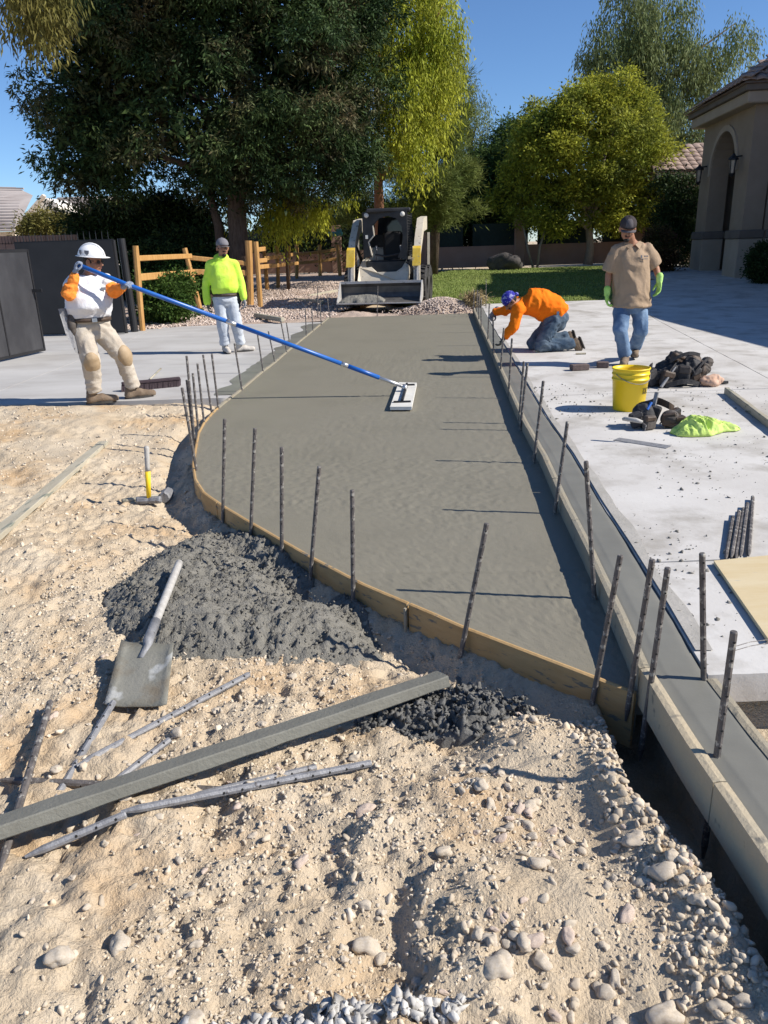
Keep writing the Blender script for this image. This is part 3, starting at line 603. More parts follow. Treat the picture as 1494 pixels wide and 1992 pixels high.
MB().rings([[q0 + Vector((dx, .028 * r_ * math.cos(k * math.pi / 4), .028 * r_ * math.sin(k * math.pi / 4))) for k in range(8)] for dx, r_ in ((-.085, .8), (-.075, 1), (-.02, 1), (0, .85), (.02, 1), (.075, 1), (.085, .8))]).build('hammer_head', 'steel_grey', sg)
t0 = at(285, 868, q0.y - .02); MB().tube([q0, q0.lerp(t0, .55)], [.016, .019], 10).build('handle', 'hammer_yellow', sg, True)
MB().tube([q0.lerp(t0, .54), q0.lerp(t0, .62), q0.lerp(t0, .97), t0], [.019, .0165, .0185, .012], 10).build('grip', 'handle_grey', sg, True)
q1 = G(322, 942, -.06); q1.z = float(zd(q1.x, q1.y)) + .045
s2 = thing('sledge_hammer', 'hammer lying on its side with wooden handle towards the left', 'hammer', q1)
MB().rings([[q1 + Vector((.04 * r_ * math.cos(k * math.pi / 4), dy, .045 * r_ * math.sin(k * math.pi / 4))) for k in range(8)] for dy, r_ in ((-.07, .8), (-.06, 1), (.05, 1), (.06, .8))]).build('hammer_head', 'steel_grey', s2)
e1 = G(236, 962, -.06); e1.z = float(zd(e1.x, e1.y)) + .02; MB().tube([q1, q1.lerp(e1, .5), e1], [.016, .017, .018], 8).build('handle', 'board_wood', s2, True)
a, b = G(236, 763, -.02), G(350, 752, -.02)
br = thing('push_broom', 'wide push broom with dark bristles lying on the left driveway behind the hard hat worker', 'broom', a.lerp(b, .5))
u_ = Vector((0, 0, 1)); MB().bar(a + u_ * .09 + Vector((0, .05, 0)), b + u_ * .09 + Vector((0, .05, 0)), .07, .035, ch=.008).build('broom_block', 'bristle', br)
mb = MB(); nb = 46
for k in range(nb):
    for r_ in (-.02, .015, .045):
        p = a.lerp(b, (k + .5) / nb); mb.tube([p + Vector((0, .05 + r_, .078)), p + Vector((.004 * math.sin(k * 5), .015 + r_ * 1.2, .0))], [.0055, .0065], 4)
o = mb.build('bristles', 'bristle', br); o['kind'] = 'stuff'
hq = G(293, 745, -.02); MB().tube([hq + Vector((0, 0, .05)), at(313, 717, hq.y + .9)], .011, 8).build('handle', 'board_wood', br, True)
a, b = G(1199, 855, .09), G(1301, 871, .09)
tw = thing('finishing_trowel', 'flat steel finishing trowel lying on the old slab in front of the tool belts', 'trowel', a.lerp(b, .5))
ax, sd, up = basis(b - a); mb = MB(); pr = [a, a + sd * .05, a + ax * .02 + sd * .06]; 
mb.prism([Vector((p.x, p.y, .093)) for p in (a - sd * .045, b - sd * .045, b + sd * .045, a + sd * .045)], (0, 0, .003)); mb.build('blade', 'steel_grey', tw)
m_ = a.lerp(b, .48); MB().tube([m_ + Vector((.02, 0, .094)), m_ + Vector((.03, .01, .13)), m_ + Vector((.0, .03, .15))], .005, 6).build('shank', 'steel', tw)
MB().tube([m_ + Vector((.01, .03, .15)), m_ + Vector((-.03, .05, .16)), m_ + Vector((-.10, .09, .165)), m_ + Vector((-.115, .1, .16))], [.011, .017, .016, .01], 10).build('handle', 'handle_grey', tw, True)
for k, (p, lab) in enumerate((((1127, 720), 'larger dark brick on the old slab beside the walking man'), ((1172, 715), 'smaller dark brick on the old slab next to the walking man'))):
    q = G(*p, .09); mb = MB(); mb.box(q + Vector((0, 0, .035)), (.20 if k == 0 else .13, .10, .062), Vector((1, .12 - .3 * k, 0)), ch=.005); mb.top('paver_brick', 'brick_dark', lab, 'brick')
q = G(1120, 690, .09); MB().tube([q + Vector((0, 0, .012)), q + Vector((.13, 0, .012))], [.012, .013], 8).top('chisel', 'board_wood', 'small wooden-handled tool on the old slab near the kneeling man', 'hand tool')

# ------------------------------------------------------------------ bull float
FY = 7.86
fl = thing('bull_float', 'white bull float on the wet slab with a long blue pole', 'bull float', G(783, 778))
A_, B_, C_, D_ = G(759, 800, .0), G(801, 800, .0), G(811, 752, .0), G(776, 751, .0)
mb = MB(); mb.prism([Vector((p.x, p.y, .012)) for p in (A_, B_, C_, D_)], (0, 0, .032)); mb.build('blade', 'float_white', fl)
cA, cB = (A_ + B_) / 2, (C_ + D_) / 2; rib = MB()
cA.z = cB.z = .058; pa, pb = cA.lerp(cB, .16), cA.lerp(cB, .86); rib.bar(pa, pb, .022, .03)
fl1 = rib.build('rib', 'black', fl)
for p in (pa, pb): MB().bar(p + Vector((-.085, 0, -.008)), p + Vector((.085, 0, -.008)), .045, .012).build('mount_plate', 'black', fl)
hub = cA.lerp(cB, .60) + Vector((-.005, 0, .03)); MB().ell(hub, .035, .045, .03).build('swivel', 'alu', fl, True)
HND1 = at(246, 553, 8.05); HND0 = at(149, 514, 8.02)
pd = (HND1 - hub); p1 = hub + pd * .115; p2 = hub + pd * .21
pe = HND0
MB().tube([hub, p1], .019, 12).build('pole_end', 'alu', fl, True)
MB().tube([hub + pd * .095, hub + pd * .225], .0235, 12).build('pole_section', 'blue_pole', fl, True)
MB().tube([p2, hub + pd * .235], .0245, 12).build('pole_sleeve', 'alu', fl, True)
MB().tube([hub + pd * .23, hub + pd * .62], .0225, 12).build('pole_section', 'blue_pole', fl, True)
MB().tube([hub + pd * .615, hub + pd * .65], .0238, 12).build('pole_sleeve', 'alu', fl, True)
MB().tube([hub + pd * .645, HND1, pe], .0225, 12).build('pole_section', 'blue_pole', fl, True)

# ------------------------------------------------------------------ people
class Fig:
    def __init__(s, label, root, Y0): s.o = thing('person', label, 'person', root); s.Y = Y0; s.j = {}
    def J(s, **k):
        for n_, (px, py, dy) in k.items(): s.j[n_] = at(px, py, s.Y + dy)
        return s.j
def loft(mb, secs, n=20):
    """secs: (centre, right vec * half width, forward vec * half depth)"""
    mb.rings([[Vector(c) + Vector(r) * math.cos(2 * math.pi * k / n) + Vector(f) * math.sin(2 * math.pi * k / n) for k in range(n)] for c, r, f in secs])
def head(fig, c, fd, ud, mb, s=1.0, beard=None, glasses=False):
    fd = Vector(fd).normalized(); ud = Vector(ud); ud = (ud - fd * ud.dot(fd)).normalized(); rd = fd.cross(ud).normalized(); c = Vector(c)
    P_ = lambda r, f, u: c + rd * (r * s) + fd * (f * s) + ud * (u * s)
    kw = dict(X=rd, Y=fd, Z=ud)
    mb.ell(P_(0, -.008, .035), .076 * s, .094 * s, .085 * s, **kw); mb.ell(P_(0, .02, -.035), .062 * s, .07 * s, .075 * s, **kw)
    mb.ell(P_(0, .05, -.085), .036 * s, .032 * s, .026 * s, **kw); mb.ell(P_(0, .062, .022), .055 * s, .025 * s, .014 * s, **kw)
    for sg_ in (-1, 1):
        mb.ell(P_(sg_ * .079, -.008, -.012), .011 * s, .02 * s, .032 * s, **kw); mb.ell(P_(sg_ * .038, .058, -.025), .022 * s, .02 * s, .02 * s, **kw)
    mb.cap(P_(0, .082, .01), P_(0, .106, -.024), .009 * s, .015 * s)
    mb.cap(P_(-.012, .09, -.026), P_(.012, .09, -.026), .009 * s, .009 * s)
    o = fig.o
    for sg_ in (-1, 1): MB().ell(P_(sg_ * .03, .083, .004), .010 * s, .006 * s, .005 * s, **kw).build('eye', 'hair', o, True)
    MB().ell(P_(0, .083, -.056), .024 * s, .012 * s, .007 * s, **kw).build('mouth', 'lip', o, True)
    MB().ell(P_(0, -.02, .02), .080 * s, .086 * s, .082 * s, **kw).build('hair', 'hair', o, True)
    if beard:
        b = MB(); b.ell(P_(0, .058, -.094), .032 * s, .034 * s, .028 * s, **kw); b.ell(P_(0, .084, -.043), .032 * s, .014 * s, .008 * s, **kw)
        if beard > 1: b.ell(P_(0, .02, -.07), .062 * s, .06 * s, .036 * s, **kw)
        b.build('beard', 'hair', o, True)
    if glasses:
        g = MB(); [g.ell(P_(q_ * .033, .088, .004), .03 * s, .008 * s, .018 * s, **kw) for q_ in (-1, 1)]; g.bar(P_(-.07, .06, .012), P_(-.07, -.02, .012), .006, .008); g.bar(P_(.07, .06, .012), P_(.07, -.02, .012), .006, .008)
        g.build('glasses', 'black', o, True)
    return P_, rd, fd, ud
def ballcap(fig, P_, rd, fd, ud, s, m, mf=None, mb_=None):
    o = fig.o; kw = dict(X=rd, Y=fd, Z=ud)
    cpo = MB().ell(P_(0, -.006, .045), .087 * s, .108 * s, .088 * s, n=24, m=8, lo=-8, hi=90, **kw).build('cap', m, o, True)
    if mf:
        f_ = MB().ell(P_(0, .012, .047), .068 * s, .096 * s, .082 * s, n=24, m=8, lo=0, hi=70, **kw); f_.build('cap_panel', mf, cpo, True)
    b = MB(); n = 14; top_, bot = [], []
    for i in range(n + 1):
        a = math.pi * i / n; x, y = math.cos(a) * .078, .07 + math.sin(a) * .088
        top_.append(P_(x, y, .036 - .25 * x * x / .08 - .10 * (y - .07))); bot.append(P_(x, y, .029 - .25 * x * x / .08 - .10 * (y - .07)))
    b.rings([bot, top_]); b.build('brim', mb_ or m, cpo, True)
    MB().ell(P_(0, -.006, .134), .009 * s, .009 * s, .006 * s, **kw).build('button', m, cpo, True)
def glove(fig, wr, d, pn, curl, m, s=1.0, side=1, spread=.0, name='glove'):
    """wr wrist, d towards the fingers, pn palm normal; thumb leaves on side*(d x pn)"""
    d = Vector(d).normalized(); pn = Vector(pn); pn = (pn - d * pn.dot(d)).normalized(); tv = d.cross(pn) * side; wr = Vector(wr); mb = MB()
    mb.cap(wr - d * .04 * s, wr + d * .01 * s, .034 * s, .031 * s); pc = wr + d * .05 * s
    mb.ell(pc, .044 * s, .050 * s, .019 * s, X=tv, Y=d, Z=pn)
    for k, (off, L) in enumerate(((.032, .072), (.011, .082), (-.011, .076), (-.031, .06))):
        p = wr + d * (.085 * s) + tv * (off * s); dd = (d + tv * (off * 3 * spread)).normalized(); an = R(12 + 70 * curl)
        for seg, fr in enumerate((.45, .32, .26)):
            a_ = an * (seg + .5 if seg else .6); v = dd * math.cos(a_) + pn * math.sin(a_); q = p + v * (L * fr * s); mb.cap(p, q, (.0105 - .001 * seg) * s, (.0098 - .001 * seg) * s, 8, 3); p = q
    p = wr + d * .025 * s + tv * .036 * s; v = (d * .75 + tv * (.75 - .5 * curl) + pn * (.25 + .5 * curl)).normalized(); q = p + v * .045 * s; mb.cap(p, q, .0135 * s, .0115 * s, 8, 3)
    v2 = (d * .9 + tv * (.25 - .7 * curl) + pn * (.3 + .6 * curl)).normalized(); mb.cap(q, q + v2 * .034 * s, .0115 * s, .0095 * s, 8, 3)
    return remesh(mb, name, m, fig.o, .0052, 1)
def boot(fig, ank, toe, m, zg, s=1.0, msole='sole', lift=0.0, height=.14):
    ank, toe = Vector(ank), Vector(toe); d = Vector((toe.x - ank.x, toe.y - ank.y, 0)).normalized(); z0 = zg + lift; tz = toe.z if lift else z0; mb = MB()
    hl = Vector((ank.x, ank.y, z0)) - d * .05 * s; t_ = hl + d * .235 * s; sl_ = (tz - z0) / .25 if lift else 0
    mb.cap(hl + Vector((0, 0, .052)), ank + Vector((0, 0, height - .08)), .045 * s, .052 * s); mb.cap(hl + Vector((0, 0, .04)), hl + d * .11 * s + Vector((0, 0, .06)), .042 * s, .046 * s)
    mb.cap(hl + d * .10 * s + Vector((0, 0, .05)), t_ + Vector((0, 0, .038)), .045 * s, .038 * s)
    b = remesh(mb, 'boot', m, fig.o, .01, 3, .003, zmin=z0 + .014)
    sd = d.cross(Vector((0, 0, 1))); so_ = MB(); pts = []
    for k in range(20):
        a = 2 * math.pi * k / 20; L = .145 * s; wd = (.05 if math.cos(a) > 0 else .043) * s; pts.append(hl + d * (.098 * s + math.cos(a) * L) + sd * (math.sin(a) * wd) + Vector((0, 0, .0)))
    so_.prism(pts, (0, 0, .022)); so_.build('sole', msole, b)
    return b
def trouser(fig, j, m, hipw, r=(.105, .085, .068), amp=.012, zmin=None, fwd=(0, -1, 0), rt=(1, 0, 0), butt=.0, cuff=None):
    mb = MB(); pc = (j['hl'] + j['hr']) / 2; fw, rt_ = Vector(fwd), Vector(rt)
    loft(mb, [(pc + Vector((0, 0, .13)), rt_ * (hipw * .92), fw * .125), (pc + Vector((0, 0, .06)), rt_ * hipw, fw * .135), (pc + Vector((0, 0, -.03)), rt_ * (hipw * .98), fw * .13), (pc + Vector((0, 0, -.10)), rt_ * (hipw * .75), fw * .10)])
    for a, k, n_ in (('hl', 'kl', 'al'), ('hr', 'kr', 'ar')):
        mb.cap(j[a], j[k], r[0], r[1]); mb.cap(j[k], j[k].lerp(j[n_], .55), r[1], r[1] * .92); fcap(mb, j[k].lerp(j[n_], .45), j[n_] - (j[k] - j[n_]).normalized() * .02, r[1] * .9, r[2])
    return remesh(mb, 'trousers', m, fig.o, .013, 3, amp, (10, 10, 9), zmin=zmin, amp2=.006)
def bodymesh(fig, j, mb, r=.04):
    """the person's own continuous body under the clothes: neck, torso, arms, legs joined to the head already in mb"""
    pc = (j['hl'] + j['hr']) / 2; nb = j['neck']; ch = nb.lerp(pc, .35)
    mb.cap(nb, j['hc'], .056, .052); mb.cap(nb, ch, .07, .10); mb.cap(ch, pc, .10, .10)
    for a, e, w_ in (('sl', 'el', 'wl'), ('sr', 'er', 'wr')):
        mb.cap(nb.lerp(j[a], .3), j[a], .05, .046); mb.cap(j[a], j[e], .046, .037); mb.cap(j[e], j[w_], .040, .027); mb.cap(j[w_], j[w_] + (j[w_] - j[e]).normalized() * .035, .022, .014)
    for a, k, n_ in (('hl', 'kl', 'al'), ('hr', 'kr', 'ar')):
        mb.cap(j[a], j[k], .075, .052); mb.cap(j[k], j[n_], .052, .036)
    return remesh(mb, 'body', 'skin', fig.o, .0085, 2)
def sleeve(mb, a, b, c, r=(.068, .058, .046), frac=1.0):
    mb.cap(a, b, r[0], r[1])
    if c is not None: mb.cap(b, b.lerp(c, frac), r[1], r[2])

# --- worker in white hard hat pulling the bull float
zL = -.02
f1 = Fig('worker in white hard hat and white shirt pulling the blue float pole', G(225, 778, zL), 8.25)
j = f1.J(hc=(180, 509, -.02), neck=(172, 540, 0), sl=(146, 549, -.10), el=(133, 572, -.26), wl=(147, 532, -.22), sr=(203, 547, .08), er=(222, 567, -.03), wr=(239, 558, -.16), hl=(160, 640, -.06), hr=(196, 641, .05), kl=(177, 703, -.14), al=(183, 757, -.04), kr=(236, 690, .10), ar=(258, 750, .20))
rt = Vector((.86, .45, 0)).normalized(); fw = Vector((.45, -.86, 0)).normalized()
mb = MB(); H_ = head(f1, j['hc'], (.97, -.22, -.10), (-.05, 0, 1), mb, 1.0, None, True); bodymesh(f1, j, mb)
P_, rd, fd, ud = H_; kw = dict(X=rd, Y=fd, Z=ud)
hh = MB().ell(P_(0, -.005, .050), .118, .142, .118, n=28, m=9, lo=0, hi=90, **kw).build('hard_hat', 'hat_white', f1.o, True)
MB().ell(P_(0, .008, .050), .146, .178, .009, n=28, m=8, **kw).build('brim', 'hat_white', hh, True)
rg = MB(); rg.tube([P_(0, -.005 + .144 * math.cos(a), .05 + .122 * math.sin(a)) for a in np.linspace(.25, 2.9, 12)], .013, 8); rg.build('ridge', 'hat_white', hh, True)
sidev = rd if rd.y < 0 else -rd; sg_ = 1 if rd.y < 0 else -1
for k, (f0, w_) in enumerate(((.015, .05), (-.06, .035))):
    pts = [P_(sg_ * (.1205 - .55 * (u_ - .05) ** 2 * 6 - .9 * (f0 + x) ** 2 * 3), f0 + x, .05 + u_) for x, u_ in ((-w_ / 2, .062), (w_ / 2, .062), (w_ / 2 * .9, .035), (0, .014), (-w_ / 2 * .9, .035))]
    MB().prism(pts, sidev * .003).build('sticker', 'hat_mark', hh)
pc = (j['hl'] + j['hr']) / 2; nb = j['neck']; wa = pc + Vector((0, 0, .15))
mb = MB(); loft(mb, [(wa + Vector((0, 0, -.03)), rt * .205, fw * .165), (wa + Vector((.01, -.02, .08)), rt * .235, fw * .205), (wa.lerp(nb, .45) + fw * .03, rt * .232, fw * .185), (wa.lerp(nb, .78), rt * .215, fw * .145), (nb + Vector((0, 0, -.03)), rt * .13, fw * .10), (nb + Vector((0, 0, .025)), rt * .075, fw * .075)])
for a, e in (('sl', 'el'), ('sr', 'er')): mb.cap(nb.lerp(j[a], .45) - Vector((0, 0, .03)), j[a], .085, .085); fcap(mb, j[a], j[a].lerp(j[e], .6), .084, .088)
remesh(mb, 'shirt', 'tee_white', f1.o, .013, 4, .010, (7, 7, 12), amp2=.006)
MB().box(wa.lerp(nb, .7) + fw * .165 + rt * .12, (.05, .004, .03), rt).build('chest_print', 'hat_mark', f1.o)
for a, e, w_ in (('sl', 'el', 'wl'), ('sr', 'er', 'wr')):
    mb = MB(); mb.cap(j[a].lerp(j[e], .35), j[e], .074, .066); mb.cap(j[e], j[e].lerp(j[w_], .85), .066, .044); remesh(mb, 'sleeve', 'orange_sleeve', f1.o, .011, 3, .012, (16, 16, 26))
trouser(f1, j, 'khaki', .205, (.118, .094, .08), .009, fwd=fw, rt=rt)
mb = MB(); loft(mb, [(wa + Vector((0, 0, dz)), rt * .214, fw * .172) for dz in (-.065, -.03)]); bt = mb.build('belt', 'leather', f1.o, True); MB().box(wa + fw * .176 + rt * .02 + Vector((0, 0, -.047)), (.05, .008, .04), rt).build('buckle', 'alu', bt)
for k, n_ in (('kl', 'al'), ('kr', 'ar')):
    d = (j[n_] - j[k]).normalized(); ff = fw if k == 'kl' else (fw + rt * .5).normalized(); mb = MB(); mb.ell(j[k] + ff * .055 + d * .015, .086, .066, .125, X=d.cross(ff).normalized(), Y=ff, Z=d); remesh(mb, 'knee_pad', 'pad', f1.o, .011, 2, .003)
boot(f1, j['al'], G(206, 783, zL), 'boot', zL, 1.08); boot(f1, j['ar'], G(287, 772, zL), 'boot', zL, 1.08)
glove(f1, j['wl'], (.10, -.05, .35), (.9, .3, -.2), .75, 'glove_blue', 1.05, -1); glove(f1, j['wr'], HND1 - j['wr'], (.1, .4, -.8), .85, 'glove_blue', 1.05, 1)
tp = MB(); bq = at(150, 625, 8.02)
tp.prism([at(113, 601, 8.04), at(121, 600, 8.05), at(140, 640, 8.06), at(152, 688, 8.06), at(147, 686, 8.03), at(128, 650, 8.02)], (.02, .05, 0)); o = tp.build('tool_blade', 'steel_grey', f1.o)
mb = MB(); mb.ell(at(141, 632, 8.10), .05, .06, .13); remesh(mb, 'tool_pouch', 'pouch', f1.o, .012, 2, .006)

# --- worker in yellow-green hoodie standing by the fence
f2 = Fig('worker in bright yellow-green hoodie and pale jeans standing on the left driveway', G(455, 685, zL), 12.2)
j = f2.J(hc=(433, 482, -.03), neck=(432, 504, 0), sl=(409, 515, -.02), el=(400, 556, -.02), wl=(403, 590, -.06), sr=(457, 514, .02), er=(468, 550, .05), wr=(474, 580, .0), hl=(427, 582, -.02), hr=(451, 582, .02), kl=(433, 630, -.06), al=(438, 668, 0), kr=(459, 628, -.03), ar=(468, 666, .06))
rt = Vector((.97, .25, 0)).normalized(); fw = Vector((.25, -.97, 0)).normalized()
mb = MB(); H_ = head(f2, j['hc'], (.42, -.9, -.05), (0, 0, 1), mb, 1.08, 1); bodymesh(f2, j, mb); ballcap(f2, *H_, 1.08, 'cap_grey')
pc = (j['hl'] + j['hr']) / 2; nb = j['neck']; wa = pc + Vector((0, 0, .12))
mb = MB(); loft(mb, [(wa + Vector((0, 0, -.03)), rt * .19, fw * .15), (wa + Vector((0, 0, .05)) + fw * .02, rt * .205, fw * .175), (wa.lerp(nb, .5) + fw * .02, rt * .205, fw * .165), (wa.lerp(nb, .8), rt * .195, fw * .13), (nb + Vector((0, 0, -.025)), rt * .12, fw * .095), (nb + Vector((0, 0, .035)), rt * .078, fw * .08)])
for a, e, w_ in (('sl', 'el', 'wl'), ('sr', 'er', 'wr')): mb.cap(nb.lerp(j[a], .45) - Vector((0, 0, .02)), j[a], .075, .072); sleeve(mb, j[a], j[e], j[w_], (.072, .062, .05), .95)
mb.ell(nb - fw * .07 + Vector((0, 0, .01)), .12, .07, .075, X=rt, Y=fw); mb.ell(nb + fw * .03 + Vector((0, 0, .0)), .10, .075, .045, X=rt, Y=fw)
remesh(mb, 'hoodie', 'hivis', f2.o, .013, 3, .006, (9, 9, 6), amp2=.008)
trouser(f2, j, 'jean_pale', .178, (.105, .088, .084), .008, fwd=fw, rt=rt)
mb = MB(); loft(mb, [(wa + Vector((0, 0, dz)), rt * .19, fw * .152) for dz in (-.075, -.035)]); mb.build('belt', 'leather', f2.o, True)
boot(f2, j['al'], G(449, 690, zL), 'shoe_pale', zL, 1.0); boot(f2, j['ar'], G(488, 683, zL), 'shoe_pale', zL, 1.0)
glove(f2, j['wl'], (.15, -.15, -1), (1, .2, 0), .25, 'glove_dark', 1, -1); glove(f2, j['wr'], (.12, -.1, -1), (-.8, -.3, 0), .35, 'glove_grey', 1.1, 1)
mb = MB(); mb.ell(at(463, 583, 12.25), .045, .08, .13); remesh(mb, 'tool_pouch', 'nylon', f2.o, .012, 2, .008)
MB().tube([at(404, 600, 12.1), at(411, 618, 12.08)], [.006, .004], 6).build('hand_tool', 'steel_grey', f2.o)

# --- man in tan polo walking towards the camera
zR = .09
f3 = Fig('man in tan polo shirt, dark cap and lime gloves walking across the old slab', G(1217, 706, zR), 9.06)
j = f3.J(hc=(1221, 445, -.10), neck=(1228, 475, 0), sl=(1200, 486, -.02), el=(1184, 534, .04), wl=(1181, 570, -.01), sr=(1258, 483, .02), er=(1276, 522, .05), wr=(1283, 545, -.06), hl=(1211, 592, 0), hr=(1241, 591, .02), kl=(1206, 645, -.16), al=(1216, 688, -.06), kr=(1247, 640, -.05), ar=(1236, 672, .42))
rt = Vector((1, .06, 0)).normalized(); fw = Vector((.06, -1, 0)).normalized()
mb = MB(); H_ = head(f3, j['hc'], (-.16, -.90, -.40), (0, -.3, 1), mb, 1.04, 1); bodymesh(f3, j, mb); ballcap(f3, *H_, 1.04, 'cap_dark', 'cap_front', 'cap_front')
pc = (j['hl'] + j['hr']) / 2; nb = j['neck']; wa = pc + Vector((0, 0, .12))
mb = MB(); loft(mb, [(pc + Vector((0, 0, -.03)), rt * .232, fw * .185), (wa, rt * .212, fw * .17), (wa.lerp(nb, .4), rt * .205, fw * .155), (wa.lerp(nb, .75), rt * .205, fw * .13), (nb + Vector((0, 0, -.045)), rt * .13, fw * .10), (nb + Vector((0, 0, -.02)), rt * .085, fw * .08)])
for a, e in (('sl', 'el'), ('sr', 'er')): mb.cap(nb.lerp(j[a], .45) - Vector((0, 0, .035)), j[a] - Vector((0, 0, .006)), .084, .072); fcap(mb, j[a] - Vector((0, 0, .008)), j[a].lerp(j[e], .86), .072, .094)
pol = remesh(mb, 'polo_shirt', 'tan_shirt', f3.o, .013, 3, .012, (11, 11, 4), amp2=.008)
cb = MB(); 
for sgn in (-1, 1): cb.prism([nb + rt * (sgn * .012) + fw * .085 + Vector((0, 0, -.005)), nb + rt * (sgn * .085) + fw * .03 + Vector((0, 0, .035)), nb + rt * (sgn * .10) + fw * .045 + Vector((0, 0, -.005)), nb + rt * (sgn * .055) + fw * .112 + Vector((0, 0, -.055))], fw * .008)
cb.build('collar', 'tan_shirt', f3.o)
bq = wa.lerp(nb, .74) + fw * .148 + rt * .095
pr = MB(); pr.box(bq + Vector((-.035, 0, .005)), (.016, .004, .03), rt); [pr.box(bq + rt * (.0 + .017 * k) + Vector((0, 0, .008)), (.011, .004, .016), rt) for k in range(3)]; pr.box(bq + Vector((.0, 0, -.02)), (.075, .004, .006), rt); pr.build('chest_print', 'hat_mark', pol)
trouser(f3, j, 'jean_blue', .185, (.104, .08, .078), .009, fwd=fw, rt=rt)
boot(f3, j['al'], G(1212, 714, zR), 'boot', zR, 1.05); boot(f3, j['ar'], j['ar'] + Vector((-.06, -.2, -.02)), 'boot', zR, 1.0, lift=.03)
glove(f3, j['wl'], (.0, -.05, -1), (.9, -.2, 0), .45, 'glove_lime', 1.15, -1); glove(f3, j['wr'], (-.02, -.12, -1), (-.9, -.1, 0), .2, 'glove_lime', 1.15, 1, .3)

# --- kneeling worker in orange reaching over the curb
f4 = Fig('worker in orange shirt and blue bandana kneeling at the curb form', G(1060, 683, zR), 10.45)
j = f4.J(hc=(993, 586, -.10), neck=(1012, 590, -.04), sl=(1008, 601, -.20), el=(1000, 634, -.22), wl=(982, 655, -.20), sr=(1004, 590, .16), er=(981, 606, .28), wr=(963, 606, .34), hl=(1077, 622, -.12), hr=(1082, 616, .12), kl=(1052, 672, -.16), al=(1110, 668, -.12), kr=(1037, 668, .14), ar=(1098, 655, .18))
bk = (Vector(j['neck']) - (j['hl'] + j['hr']) / 2)
mb = MB(); H_ = head(f4, j['hc'], (-.62, -.12, -.78), (-.75, -.05, .60), mb, 1.0, 1); bodymesh(f4, j, mb)
P_, rd, fd, ud = H_; kw = dict(X=rd, Y=fd, Z=ud)
bd = MB().ell(P_(0, -.012, .045), .086, .106, .088, n=22, m=8, lo=-22, hi=90, **kw).build('bandana', 'bandana', f4.o, True)
MB().ell(P_(0, -.115, -.01), .02, .03, .03, **kw).build('knot', 'bandana', bd, True)
pc = (j['hl'] + j['hr']) / 2; nb = j['neck']; dp = Vector((0, 1, 0)); mid = at(1040, 593, 10.45); bkt = at(1065, 600, 10.45)
up_ = lambda d: Vector((0, 1, 0)).cross(d).normalized()
dirs = (nb - pc).normalized(); nup = dirs.cross(dp).normalized(); nup = nup if nup.z > 0 else -nup
mb = MB(); loft(mb, [(at(1089, 611, 10.45), dp * .20, Vector((.6, 0, .6)).normalized() * .15), (at(1076, 601, 10.45), dp * .22, Vector((.4, 0, .8)).normalized() * .185), (at(1055, 594, 10.45), dp * .23, Vector((.12, 0, 1)) * .21), (at(1034, 588, 10.45), dp * .23, Vector((-.1, 0, 1)) * .185), (nb + Vector((.05, 0, -.005)), dp * .17, nup * .14), (nb + Vector((-.035, 0, -.01)), dp * .085, nup * .085)])
for a, e, w_ in (('sl', 'el', 'wl'), ('sr', 'er', 'wr')): mb.cap(nb.lerp(j[a], .5) + Vector((.04, 0, -.02)), j[a], .085, .08); sleeve(mb, j[a], j[e], j[w_], (.078, .066, .052), .93)
remesh(mb, 'shirt', 'orange_shirt', f4.o, .013, 3, .011, (9, 9, 12), amp2=.006)
mb = MB(); mb.ell(pc + Vector((.01, 0, -.01)), .165, .20, .165)
for a, k, n_ in (('hl', 'kl', 'al'), ('hr', 'kr', 'ar')): mb.cap(j[a], j[k], .115, .088); mb.cap(j[k], j[n_], .085, .072)
remesh(mb, 'trousers', 'jean_dark', f4.o, .013, 3, .014, (12, 8, 14), zmin=zR + .005, amp2=.005)
for a, tpx in (('al', ((1131, 668), -.12)), ('ar', ((1112, 652), .18))):
    an = j[a]; mb = MB(); tz = Vector((an.x + .10, an.y, zR + .03)); mb.cap(an, an + Vector((.06, 0, .01)), .05, .05); mb.cap(an + Vector((.075, 0, .03)), tz + Vector((.03, 0, .0)), .045, .04); mb.cap(an + Vector((.06, 0, .0)), tz, .045, .04)
    b_ = remesh(mb, 'boot', 'boot', f4.o, .01, 2, .003, zmin=zR + .003)
    s_ = MB(); s_.bar(an + Vector((.112, 0, .085)), tz + Vector((.085, 0, -.005)), .088, .022, up=(1, 0, 0), ch=.008); s_.build('sole', 'sole', b_)
glove(f4, j['wl'], (-.45, .05, -.85), (-.3, .1, -.1), .35, 'glove_dark', 1.1, 1); glove(f4, j['wr'], (-.6, -.1, -.7), (.3, -.7, -.3), .7, 'glove_grey', 1.1, -1)
MB().box(at(1085, 612, 10.25) + Vector((0, -.0, -.01)), (.03, .02, .10)).build('belt_loop', 'jean_blue', f4.o)
q = G(1055, 684, zR); MB().box(q + Vector((0, -.02, .025)), (.19, .07, .05), Vector((1, .08, 0)), ch=.005).top('wood_block', 'ply_wood', 'small pale wood block beside the kneeling worker\'s knee', 'wood block')

